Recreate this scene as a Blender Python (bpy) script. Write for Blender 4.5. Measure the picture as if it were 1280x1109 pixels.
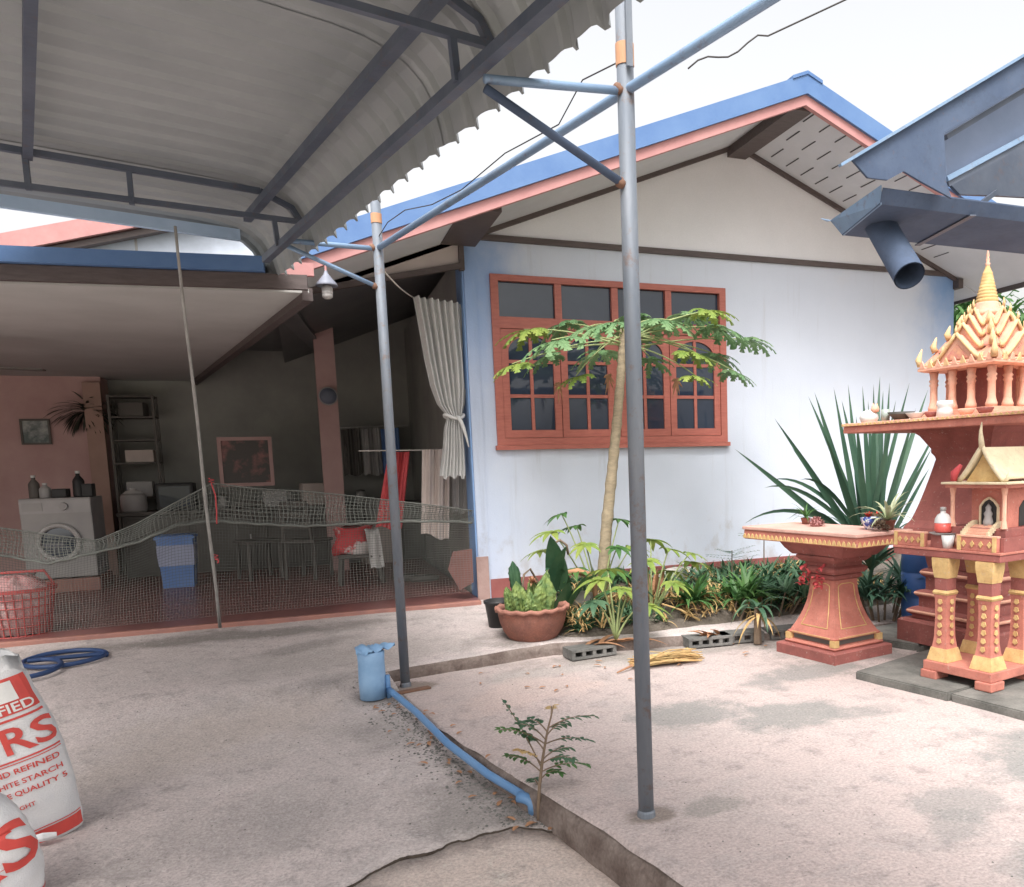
import bpy, bmesh, math, random
from mathutils import Vector, Matrix, Euler, noise
random.seed(7)
S = bpy.context.scene
for o_ in list(bpy.data.objects): bpy.data.objects.remove(o_)
COL = S.collection
R_ = math.radians
PI = math.pi

# ------------------------------------------------------------------ camera
# world: X runs along the house front, Y away from the camera, Z up (metres)
PX, PY, FPX, IW, IH = 815.0, 700.0, 1033.0, 1280.0, 1109.0
CAM = Vector((0, 0, 1.5))
_up = -Vector((1050-PX, -(9500-PY), -FPX)).normalized()
_x = Vector((3300-PX, -(513-PY), -FPX)); _x = (_x - _up*_x.dot(_up)).normalized()
_y = _up.cross(_x)
ROT = Matrix((_x, _y, _up))
cd = bpy.data.cameras.new('camera'); cam = bpy.data.objects.new('camera', cd); COL.objects.link(cam)
cam.matrix_world = Matrix.Translation(CAM) @ ROT.to_4x4()
cd.sensor_fit = 'HORIZONTAL'; cd.sensor_width = 36; cd.lens = FPX/IW*36
cd.shift_x = (IW/2-PX)/IW; cd.shift_y = (PY-IH/2)/IW
cd.clip_start = .05; cd.clip_end = 3000
S.camera = cam

# ------------------------------------------------------------------ light: bright overcast
SUN_EL, SUN_AZ = R_(58), R_(205)          # azimuth clockwise from +Y
w = bpy.data.worlds.new('World'); S.world = w; w.use_nodes = True
nt = w.node_tree; nt.nodes.clear()
sky = nt.nodes.new('ShaderNodeTexSky'); sky.sky_type = 'NISHITA'; sky.sun_disc = False
sky.sun_elevation = SUN_EL; sky.sun_rotation = SUN_AZ; sky.air_density = 1.6; sky.dust_density = 6; sky.ozone_density = .6
hs = nt.nodes.new('ShaderNodeHueSaturation'); hs.inputs['Saturation'].default_value = .20
wm = nt.nodes.new('ShaderNodeMix'); wm.data_type = 'RGBA'; wm.blend_type = 'MULTIPLY'; wm.inputs[0].default_value = 1
wm.inputs[7].default_value = (1.015, .99, .972, 1)
bg = nt.nodes.new('ShaderNodeBackground'); bg.inputs[1].default_value = .15
wo = nt.nodes.new('ShaderNodeOutputWorld')
nt.links.new(sky.outputs[0], hs.inputs['Color']); nt.links.new(hs.outputs[0], wm.inputs[6])
nt.links.new(wm.outputs[2], bg.inputs[0]); nt.links.new(bg.outputs[0], wo.inputs[0])
sl = bpy.data.lights.new('sun', 'SUN'); sl.energy = 1.3; sl.angle = R_(22); sl.color = (1, .975, .95)
so = bpy.data.objects.new('sun', sl); COL.objects.link(so); so.location = (0, 0, 20)
_sd = Vector((math.sin(SUN_AZ)*math.cos(SUN_EL), math.cos(SUN_AZ)*math.cos(SUN_EL), math.sin(SUN_EL)))
so.rotation_euler = _sd.to_track_quat('Z', 'Y').to_euler()
S.render.engine = 'CYCLES'
S.view_settings.view_transform = 'Standard'; S.view_settings.look = 'None'
S.view_settings.exposure = 1.08; S.view_settings.gamma = 1.0

# ------------------------------------------------------------------ helpers
def ray(u, v): return ROT @ Vector((u-PX, -(v-PY), -FPX))
def atz(u, v, z): d = ray(u, v); return CAM + d*((z-CAM.z)/d.z)
def aty(u, v, y): d = ray(u, v); return CAM + d*((y-CAM.y)/d.y)
def atx(u, v, x): d = ray(u, v); return CAM + d*((x-CAM.x)/d.x)

def mat(name, c, c2=None, scale=6., rough=.8, bump=.0, bscale=40., metal=0., spec=.4, fine=.0, stretch=None, trans=0., hi=.65, lo=.35):
    m = bpy.data.materials.new(name); m.use_nodes = True
    t = m.node_tree; L = t.links.new; N = t.nodes.new
    b = t.nodes['Principled BSDF']
    b.inputs['Roughness'].default_value = rough; b.inputs['Metallic'].default_value = metal
    b.inputs['Specular IOR Level'].default_value = spec
    tc = N('ShaderNodeTexCoord'); out = tc.outputs['Object']
    if stretch:
        mp = N('ShaderNodeMapping'); mp.inputs['Scale'].default_value = stretch
        L(out, mp.inputs[0]); out = mp.outputs[0]
    if c2 is None: c2 = tuple(x*.82 for x in c)
    n1 = N('ShaderNodeTexNoise'); n1.inputs['Scale'].default_value = scale; n1.inputs['Detail'].default_value = 6; n1.inputs['Roughness'].default_value = .62
    L(out, n1.inputs['Vector'])
    r = N('ShaderNodeValToRGB'); r.color_ramp.elements[0].position = lo; r.color_ramp.elements[1].position = hi
    r.color_ramp.elements[0].color = (*c, 1); r.color_ramp.elements[1].color = (*c2, 1)
    L(n1.outputs[0], r.inputs[0]); col = r.outputs[0]
    if fine:
        n3 = N('ShaderNodeTexNoise'); n3.inputs['Scale'].default_value = bscale*2.2; n3.inputs['Detail'].default_value = 3
        L(out, n3.inputs['Vector'])
        mr = N('ShaderNodeMapRange'); mr.inputs[1].default_value = .3; mr.inputs[2].default_value = .7
        mr.inputs[3].default_value = 1-fine; mr.inputs[4].default_value = 1+fine; L(n3.outputs[0], mr.inputs[0])
        mx = N('ShaderNodeMix'); mx.data_type = 'RGBA'; mx.blend_type = 'MULTIPLY'; mx.inputs[0].default_value = 1
        L(col, mx.inputs[6]); L(mr.outputs[0], mx.inputs[7]); col = mx.outputs[2]
    L(col, b.inputs['Base Color'])
    if bump:
        n2 = N('ShaderNodeTexNoise'); n2.inputs['Scale'].default_value = bscale; n2.inputs['Detail'].default_value = 5
        L(out, n2.inputs['Vector'])
        bp = N('ShaderNodeBump'); bp.inputs['Strength'].default_value = bump; bp.inputs['Distance'].default_value = .02
        L(n2.outputs[0], bp.inputs['Height']); L(bp.outputs[0], b.inputs['Normal'])
    if trans:
        b.inputs['Transmission Weight'].default_value = trans
    return m

def leafmat(name, c, c2, scale=9., tr=.25):
    m = mat(name, c, c2, scale=scale, rough=.5, spec=.35, bump=.15, bscale=60)
    t = m.node_tree; b = t.nodes['Principled BSDF']; out = t.nodes['Material Output']
    tl = t.nodes.new('ShaderNodeBsdfTranslucent'); mx = t.nodes.new('ShaderNodeMixShader'); mx.inputs[0].default_value = tr
    src = b.inputs['Base Color'].links[0].from_socket
    t.links.new(src, tl.inputs[0]); t.links.new(b.outputs[0], mx.inputs[1]); t.links.new(tl.outputs[0], mx.inputs[2])
    t.links.new(mx.outputs[0], out.inputs[0])
    return m

def world_of(o):
    m = Matrix.Identity(4)
    while o is not None:
        m = o.matrix_basis @ m; o = o.parent
    return m

def obj(name, bm, m, parent=None, smooth=False, wd=False, recalc=True):
    if recalc: bmesh.ops.recalc_face_normals(bm, faces=bm.faces)
    me = bpy.data.meshes.new(name)
    if wd and parent is not None: bm.transform(world_of(parent).inverted())
    bm.to_mesh(me); bm.free()
    me.materials.append(m)
    if smooth:
        for p in me.polygons: p.use_smooth = True
    o = bpy.data.objects.new(name, me); COL.objects.link(o)
    if parent is not None: o.parent = parent
    return o
def thing(name, label, cat, loc=(0,0,0), rotz=0., group=None):
    o = bpy.data.objects.new(name, None); COL.objects.link(o); o.empty_display_size = .1
    o.location = loc; o.rotation_euler = (0, 0, rotz); tag(o, label, cat, group); return o
def tag(o, label, cat, group=None):
    o['label'] = label; o['category'] = cat
    if group: o['group'] = group
    return o
def struct(o): o['kind'] = 'structure'; return o
def stuff(o): o['kind'] = 'stuff'; return o
def place(name, bm, m, loc, label, cat, group=None, smooth=False, recalc=True):
    """a one-mesh thing whose vertices are given in world coordinates, with its origin at loc"""
    loc = Vector(loc); bm.transform(Matrix.Translation(-loc))
    o = obj(name, bm, m, None, smooth, recalc=recalc); o.location = loc
    return tag(o, label, cat, group)
def dup(o, parent, name=None, mtx=None):
    c = o.copy(); COL.objects.link(c); c.parent = parent
    if mtx is not None: c.matrix_basis = mtx
    return c

def BM(): return bmesh.new()
def box(bm, lo, hi, M=None, bev=0.):
    v = [bm.verts.new(((lo, hi)[i & 1][0], (lo, hi)[i >> 1 & 1][1], (lo, hi)[i >> 2 & 1][2])) for i in range(8)]
    fs = [bm.faces.new([v[i] for i in f]) for f in ((0,2,3,1),(4,5,7,6),(0,1,5,4),(2,6,7,3),(0,4,6,2),(1,3,7,5))]
    if bev:
        es = {e for f in fs for e in f.edges}
        r = bmesh.ops.bevel(bm, geom=list(es), offset=bev, segments=2, affect='EDGES', profile=.6)
        v = list({x for f in r['faces'] for x in f.verts} | {x for x in v if x.is_valid})
    if M is not None:
        for x in v: x.co = M @ x.co
    return bm
def cbox(bm, c, s, M=None, bev=0.): 
    c = Vector(c); s = Vector(s)/2; return box(bm, c-s, c+s, M, bev)
def prism(bm, pts, vec):
    vec = Vector(vec); a = [bm.verts.new(p) for p in pts]; b = [bm.verts.new(Vector(p)+vec) for p in pts]; n = len(pts)
    bm.faces.new(a); bm.faces.new(b[::-1])
    for i in range(n): bm.faces.new((a[i], b[i], b[(i+1) % n], a[(i+1) % n]))
    return bm
def tube(bm, pts, rad, seg=10, cap=True, phase=0.):
    pts = [Vector(p) for p in pts]; n = len(pts)
    if not isinstance(rad, (list, tuple)): rad = [rad]*n
    rings = []; ref = None
    for i, p in enumerate(pts):
        t = (pts[min(i+1, n-1)]-pts[max(i-1, 0)]).normalized()
        if ref is None:
            ref = Vector((0, 0, 1)) if abs(t.z) < .9 else Vector((1, 0, 0))
        sdir = t.cross(ref).normalized(); u = sdir.cross(t).normalized(); ref = u
        rings.append([bm.verts.new(p+(sdir*math.cos(phase+2*PI*k/seg)+u*math.sin(phase+2*PI*k/seg))*rad[i]) for k in range(seg)])
    for a, b in zip(rings, rings[1:]):
        for k in range(seg): bm.faces.new((a[k], a[(k+1) % seg], b[(k+1) % seg], b[k]))
    if cap: bm.faces.new(rings[0][::-1]); bm.faces.new(rings[-1])
    return bm
def bar(bm, p, q, wd=.05, h=None):
    """square section bar between two points"""
    h = h or wd; p = Vector(p); q = Vector(q); t = (q-p).normalized()
    s = t.cross(Vector((0,0,1))); s = s.normalized() if s.length > 1e-3 else Vector((1,0,0)); u = s.cross(t).normalized()
    r = []
    for c in (p, q): r.append([bm.verts.new(c+s*a*wd/2+u*b*h/2) for a, b in ((-1,-1),(1,-1),(1,1),(-1,1))])
    a, b = r
    for k in range(4): bm.faces.new((a[k], a[(k+1)%4], b[(k+1)%4], b[k]))
    bm.faces.new(a[::-1]); bm.faces.new(b); return bm
def lathe(bm, prof, seg=20, c=(0,0,0), wob=None):
    c = Vector(c); rings = []
    for r, z in prof:
        if r < 1e-5: rings.append([bm.verts.new(c+Vector((0,0,z)))])
        else: rings.append([bm.verts.new(c+Vector((r*math.cos(2*PI*k/seg), r*math.sin(2*PI*k/seg), z+(wob(k, r, z) if wob else 0)))) for k in range(seg)])
    for a, b in zip(rings, rings[1:]):
        for k in range(seg):
            f = [a[k % len(a)], a[(k+1) % len(a)], b[(k+1) % len(b)], b[k % len(b)]]
            f = list(dict.fromkeys(f))
            if len(f) > 2: bm.faces.new(f)
    return bm
def sqloft(bm, prof, c=(0,0,0), ax=1., ay=1., cap=True):
    """square section lofted through (half size, z)"""
    c = Vector(c); rings = [[bm.verts.new(c+Vector((h*ax*a, h*ay*b, z))) for a, b in ((-1,-1),(1,-1),(1,1),(-1,1))] for h, z in prof]
    for a, b in zip(rings, rings[1:]):
        for k in range(4): bm.faces.new((a[k], a[(k+1)%4], b[(k+1)%4], b[k]))
    if cap: bm.faces.new(rings[0][::-1]); bm.faces.new(rings[-1])
    return bm
def blade(bm, base, d, length, width, droop=.3, seg=6, fold=.25, taper=1.6, up=Vector((0,0,1)), curl=0.):
    """strap leaf: starts along d, sinks by droop; fold = V section"""
    d = Vector(d).normalized(); p = Vector(base); step = length/seg; rows = []
    side = d.cross(up); side = side.normalized() if side.length > 1e-3 else Vector((1,0,0))
    for i in range(seg+1):
        t = i/seg; nrm = side.cross(d).normalized()
        wv = width*.5*max(0., (min(1, .55+1.6*t))*(1-t**taper))
        if i == seg: rows.append([bm.verts.new(p)])
        else: rows.append([bm.verts.new(p-side*wv+nrm*wv*fold), bm.verts.new(p), bm.verts.new(p+side*wv+nrm*wv*fold)])
        dd = d + Vector((0,0,-1))*droop*step/length*(1+1.5*t) + side*curl*step/length
        p = p + d*step; d = dd.normalized()
    for a, b in zip(rows, rows[1:]):
        if len(b) == 3:
            bm.faces.new((a[0], a[1], b[1], b[0])); bm.faces.new((a[1], a[2], b[2], b[1]))
        else:
            bm.faces.new((a[0], a[1], b[0])); bm.faces.new((a[1], a[2], b[0]))
    return p
def jit(s): return Vector((random.uniform(-s, s), random.uniform(-s, s), random.uniform(-s, s)))

def split_loose(o):
    """give every loose piece of a mesh its own object"""
    bm = BM(); bm.from_mesh(o.data); left = set(bm.verts); isl = []
    while left:
        st_ = [left.pop()]; cur = set(st_)
        while st_:
            v_ = st_.pop()
            for e in v_.link_edges:
                w_ = e.other_vert(v_)
                if w_ in left: left.discard(w_); cur.add(w_); st_.append(w_)
        isl.append(cur)
    for cur in isl[1:]:
        b2 = BM(); mp = {v_: b2.verts.new(v_.co) for v_ in cur}
        for f in bm.faces:
            if f.verts[0] in cur: b2.faces.new([mp[v_] for v_ in f.verts])
        o2 = obj(o.name.split('.')[0], b2, o.data.materials[0], o.parent)
    kill = [v_ for cur in isl[1:] for v_ in cur]
    bmesh.ops.delete(bm, geom=kill, context='VERTS'); bm.to_mesh(o.data); bm.free(); return o
# ------------------------------------------------------------------ materials
M = {}
M['wall'] = mat('wall_paint', (.60,.65,.745), (.565,.615,.71), 1.2, .75, .08, 60, fine=.03)
def wall_wear_and_fade(m):
    t = m.node_tree; N = t.nodes.new; L = t.links.new; b = t.nodes['Principled BSDF']; col = b.inputs['Base Color'].links[0].from_socket
    g = N('ShaderNodeNewGeometry'); sp = N('ShaderNodeSeparateXYZ'); L(g.outputs['Position'], sp.inputs[0])
    def nz(sc, sx, sy, sz, d=6):
        mp = N('ShaderNodeMapping'); mp.inputs['Scale'].default_value = (sx,sy,sz); L(g.outputs['Position'], mp.inputs[0])
        n = N('ShaderNodeTexNoise'); n.inputs['Scale'].default_value = sc; n.inputs['Detail'].default_value = d; n.inputs['Roughness'].default_value = .65; L(mp.outputs[0], n.inputs['Vector']); return n.outputs[0]
    def rng(x, a, c, lo=0., hi=1.):
        r = N('ShaderNodeMapRange'); r.interpolation_type = 'SMOOTHSTEP'; r.inputs[1].default_value = a; r.inputs[2].default_value = c; r.inputs[3].default_value = lo; r.inputs[4].default_value = hi; L(x, r.inputs[0]); return r.outputs[0]
    def mu(a, c, op='MULTIPLY'):
        x = N('ShaderNodeMath'); x.operation = op; L(a, x.inputs[0])
        if hasattr(c, 'links'): L(c, x.inputs[1])
        else: x.inputs[1].default_value = c
        return x.outputs[0]
    def mix(f, c, colr):
        x = N('ShaderNodeMix'); x.data_type = 'RGBA'; L(f, x.inputs[0]); L(c, x.inputs[6]); x.inputs[7].default_value = (*colr, 1); return x.outputs[2]
    streak = nz(3.2, 2.2, 1, .16, 8)
    col = mix(rng(streak, .56, .74, 0, .38), col, (.40,.41,.43))
    col = mix(rng(nz(1.6, 1, 1, 1), .55, .72, 0, .30), col, (.60,.61,.66))
    splash = mu(nz(7, 1, 1, .7, 8), mu(sp.outputs['Z'], .34), 'SUBTRACT')
    col = mix(rng(splash, .28, .52, 0, .40), col, (.34,.29,.25))
    # vignette-like blue fade put into the wall colour at both upper ends
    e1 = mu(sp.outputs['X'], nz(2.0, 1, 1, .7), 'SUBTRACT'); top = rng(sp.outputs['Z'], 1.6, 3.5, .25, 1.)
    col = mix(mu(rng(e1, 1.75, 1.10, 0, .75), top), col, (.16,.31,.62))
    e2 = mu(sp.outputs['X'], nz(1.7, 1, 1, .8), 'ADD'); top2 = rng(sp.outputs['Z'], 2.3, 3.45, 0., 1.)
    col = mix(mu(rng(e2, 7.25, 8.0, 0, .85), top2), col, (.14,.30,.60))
    L(col, b.inputs['Base Color'])
wall_wear_and_fade(M['wall'])
M['gable'] = mat('gable_paint', (.80,.81,.84), (.74,.75,.78), 1.0, .8, .05, 60, fine=.03)
M['bluecol'] = mat('blue_column_paint', (.20,.34,.60), (.26,.40,.64), 2., .7, .05, 50)
M['trim'] = mat('brown_red_trim', (.14,.065,.058), (.19,.085,.075), 5., .6, .1, 40)
M['brown'] = mat('dark_brown_wood', (.085,.068,.066), (.115,.092,.09), 5., .6, .15, 30, stretch=(1,8,8))
M['skirt'] = mat('dark_red_skirting', (.25,.075,.07), (.30,.11,.10), 4., .55, .1, 40)
M['frame'] = mat('window_red_wood', (.44,.145,.11), (.36,.11,.085), 8., .5, .12, 40, stretch=(1,1,6))
M['cap'] = mat('blue_roof_trim', (.085,.17,.36), (.115,.21,.40), 3., .5, .06, 30)
M['pink'] = mat('pink_fascia', (.50,.26,.25), (.44,.215,.21), 4., .6, .06, 30)
M['soffit'] = mat('grey_soffit_board', (.62,.64,.68), (.55,.57,.61), 2., .75, .04, 30)
M['slit'] = mat('soffit_slit', (.06,.06,.065), None, 4., .8)
M['roofblue'] = mat('roof_sheet_underside', (.15,.155,.165), (.19,.195,.20), 2., .5)
M['ceil'] = mat('porch_ceiling_board', (.50,.505,.49), (.44,.445,.43), 1.5, .8, .03, 20)
M['inner'] = mat('porch_wall_grey', (.36,.36,.335), (.28,.28,.265), 1.5, .85, .05, 20)
M['pinkwall'] = mat('porch_wall_pink', (.55,.37,.35), (.47,.30,.285), 2., .8, .05, 20)
M['redfloor'] = mat('porch_red_floor', (.27,.115,.105), (.19,.09,.085), 1.6, .35, .05, 20, fine=.06)
M['edge'] = mat('porch_edge_orange', (.36,.17,.13), (.28,.14,.12), 5., .6, .1, 40)
M['pipegrey'] = mat('post_grey_blue_steel', (.145,.17,.205), (.20,.22,.25), 5., .62, .08, 50, metal=.25, stretch=(3,3,.6))
M['lightsteel'] = mat('light_blue_steel', (.24,.35,.50), (.19,.29,.43), 5., .45, .05, 40, metal=.2)
M['skylit_edge'] = mat('skylit_blue_edge', (.42,.56,.74), (.36,.50,.68), 5., .45, .05, 40)
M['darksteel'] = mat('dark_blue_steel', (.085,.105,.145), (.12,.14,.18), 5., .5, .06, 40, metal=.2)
def rusty(m, amt=.7):
    t = m.node_tree; N = t.nodes.new; L = t.links.new; b = t.nodes['Principled BSDF']; col = b.inputs['Base Color'].links[0].from_socket
    g = N('ShaderNodeNewGeometry'); n = N('ShaderNodeTexNoise'); n.inputs['Scale'].default_value = 14; n.inputs['Detail'].default_value = 8; n.inputs['Roughness'].default_value = .75; L(g.outputs['Position'], n.inputs['Vector'])
    r = N('ShaderNodeMapRange'); r.inputs[1].default_value = .55; r.inputs[2].default_value = .66; r.inputs[4].default_value = amt; L(n.outputs[0], r.inputs[0])
    x = N('ShaderNodeMix'); x.data_type = 'RGBA'; L(r.outputs[0], x.inputs[0]); L(col, x.inputs[6]); x.inputs[7].default_value = (.17,.095,.06,1); L(x.outputs[2], b.inputs['Base Color'])
rusty(M['pipegrey'], .6); rusty(M['lightsteel'], .45); rusty(M['darksteel'], .35)
M['sheet'] = mat('grey_corrugated_sheet', (.345,.37,.38), (.285,.31,.32), 1.3, .55, .03, 20, metal=.1)
M['gutter'] = mat('blue_grey_sheet_metal', (.075,.105,.17), (.10,.135,.205), 4., .5, .07, 30, metal=.2)
M['gutter2'] = mat('blue_grey_sheet_light', (.13,.17,.25), (.16,.20,.29), 4., .5, .07, 30, metal=.2)
M['orange'] = mat('orange_tape', (.56,.30,.17), None, 6., .6)
M['plate'] = mat('rust_plate', (.15,.085,.06), (.22,.12,.08), 12., .85, .2, 40)
M['pvc'] = mat('blue_pvc', (.105,.235,.45), (.15,.28,.48), 5., .4, .04, 40)
M['pvclight'] = mat('pale_blue_plastic', (.27,.44,.65), (.20,.36,.58), 9., .5, .15, 30)
M['hose'] = mat('dark_blue_hose', (.03,.065,.17), None, 6., .45)
M['white'] = mat('white_plastic', (.68,.68,.67), (.62,.62,.62), 5., .45)
M['glass'] = mat('dark_window_glass', (.022,.032,.055), (.035,.048,.075), 1.1, .03, spec=.6)
M['terra'] = mat('terracotta', (.30,.125,.09), (.21,.095,.075), 5., .8, .2, 30, fine=.1)
M['soil'] = mat('dark_soil', (.05,.038,.03), (.09,.07,.055), 14., .95, .6, 40)
M['shred'] = mat('shrine_red_paint', (.53,.21,.16), (.43,.155,.12), 7., .55, .12, 60)
M['shdark'] = mat('shrine_maroon_paint', (.33,.115,.10), (.24,.085,.075), 6., .6, .12, 60)
M['shpink'] = mat('shrine_salmon_paint', (.78,.45,.33), (.68,.36,.26), 9., .6, .12, 60)
M['shpink2'] = mat('shrine_rose_paint', (.58,.22,.19), (.66,.36,.22), 22., .6, .1, 60)
M['tabletop'] = mat('salmon_cement_top', (.62,.38,.32), (.54,.32,.27), 5., .7, .1, 50, fine=.05)
M['gold'] = mat('gold_paint', (.68,.49,.23), (.56,.36,.16), 14., .45, .15, 60, metal=.15)
M['cream2'] = mat('pale_yellow_edge', (.72,.52,.27), (.64,.40,.22), 12., .6, .1, 60)
M['shgold'] = mat('yellow_salmon_edge', (.66,.40,.20), (.60,.30,.17), 12., .6, .1, 60)
M['cream'] = mat('cream_roof_paint', (.70,.60,.42), (.60,.50,.34), 9., .6, .1, 60)
M['black'] = mat('black_plastic', (.018,.018,.02), (.03,.03,.03), 5., .5)
M['darkwood'] = mat('dark_furniture', (.095,.088,.08), (.13,.12,.11), 3., .6, .08, 30)
M['grey'] = mat('grey_enamel', (.40,.39,.38), (.34,.33,.33), 3., .45)
M['bluebin'] = mat('blue_bin_plastic', (.10,.21,.50), (.14,.25,.52), 4., .45)
M['bluepale'] = mat('pale_bin_band', (.36,.40,.56), None, 4., .5)
M['red'] = mat('red_cloth', (.55,.085,.09), (.42,.06,.07), 7., .85, .2, 40)
M['redpl'] = mat('red_plastic', (.50,.09,.08), (.42,.07,.07), 5., .45)
M['curtain'] = mat('white_curtain', (.70,.70,.69), (.62,.62,.61), 4., .9, .1, 60)
M['beige'] = mat('beige_cloth', (.58,.50,.46), (.50,.43,.40), 4., .9, .1, 50)
M['net'] = mat('net_grey_twine', (.155,.165,.15), (.12,.125,.115), 5., .9)
M['bamboo'] = mat('grey_bamboo', (.36,.355,.34), (.26,.255,.245), 6., .7, .1, 40, stretch=(4,4,1))
M['cable'] = mat('black_cable', (.05,.045,.045), None, 5., .6)
M['string'] = mat('pale_string', (.55,.52,.48), None, 5., .8)
M['sack'] = mat('white_woven_sack', (.72,.72,.72), (.63,.64,.66), 5., .6, .25, 160, fine=.03)
M['sackred'] = mat('sack_red_print', (.62,.075,.06), (.54,.07,.06), 14., .6)
M['sackwhite'] = mat('sack_white_print', (.74,.74,.72), None, 6., .6)
M['slab'] = mat('mossy_cement_slab', (.10,.10,.092), (.19,.185,.17), 4., .9, .3, 35, fine=.12)
M['block'] = mat('grey_cement_block', (.105,.105,.10), (.19,.185,.175), 6., .9, .4, 40, fine=.12)
M['trunk'] = mat('papaya_bark', (.34,.28,.19), (.23,.19,.13), 12., .85, .5, 45, stretch=(1,1,2.5))
M['papaya'] = leafmat('papaya_leaf', (.125,.25,.115), (.22,.345,.165), 3.2, .35)
M['petiole'] = mat('papaya_petiole', (.30,.36,.16), None, 6., .6)
M['deep'] = leafmat('deep_green_leaf', (.030,.088,.045), (.075,.155,.075), 3., .2)
M['mid'] = leafmat('mid_green_leaf', (.045,.13,.04), (.095,.20,.055), 4., .3)
M['bright'] = leafmat('yellow_green_leaf', (.17,.27,.06), (.28,.34,.08), 6., .3)
M['blueleaf'] = leafmat('blue_green_leaf', (.05,.12,.07), (.10,.18,.10), 5., .25)
M['sword'] = leafmat('sword_leaf', (.032,.085,.058), (.065,.13,.08), 2., .12)
M['cactus'] = mat('cactus_skin', (.075,.14,.045), (.22,.29,.085), 16., .55, .3, 45)
M['dry'] = mat('dry_leaf', (.42,.22,.12), (.30,.16,.09), 7., .85, .3, 30)
M['straw'] = mat('straw', (.50,.37,.17), (.42,.26,.11), 9., .85, .3, 40)
M['stem'] = mat('woody_stem', (.22,.16,.11), (.15,.11,.08), 9., .85, .3, 40)
M['stone'] = mat('pale_stone', (.42,.40,.37), (.33,.31,.29), 5., .9, .4, 20)
M['lightgable'] = mat('neighbour_wall', (.58,.64,.74), None, 2., .8)
M['neighroof'] = mat('neighbour_roof', (.30,.20,.19), None, 2., .8)

def grime(m, chip=(.50,.44,.40), soot=(.07,.055,.05), a1=.28, a2=.55):
    t = m.node_tree; N = t.nodes.new; L = t.links.new; b = t.nodes['Principled BSDF']; col = b.inputs['Base Color'].links[0].from_socket
    g = N('ShaderNodeNewGeometry')
    for sc, lo, hi, amt, c in ((9., .52, .72, a1, soot), (34., .60, .66, a2, chip), (70., .55, .68, a1, soot)):
        n = N('ShaderNodeTexNoise'); n.inputs['Scale'].default_value = sc; n.inputs['Detail'].default_value = 8; n.inputs['Roughness'].default_value = .75; L(g.outputs['Position'], n.inputs['Vector'])
        r = N('ShaderNodeMapRange'); r.inputs[1].default_value = lo; r.inputs[2].default_value = hi; r.inputs[4].default_value = amt; L(n.outputs[0], r.inputs[0])
        x = N('ShaderNodeMix'); x.data_type = 'RGBA'; L(r.outputs[0], x.inputs[0]); L(col, x.inputs[6]); x.inputs[7].default_value = (*c, 1); col = x.outputs[2]
    L(col, b.inputs['Base Color']); b.inputs['Roughness'].default_value = .8; b.inputs['Specular IOR Level'].default_value = .25
for k_ in ('shred','shdark','shpink','shpink2','gold','cream','cream2','shgold','tabletop'): grime(M[k_])
grime(M['terra'], (.38,.27,.22), (.07,.06,.05), .5, .5); grime(M['gutter'], (.17,.10,.07), (.05,.06,.08), .35, .35)
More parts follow.
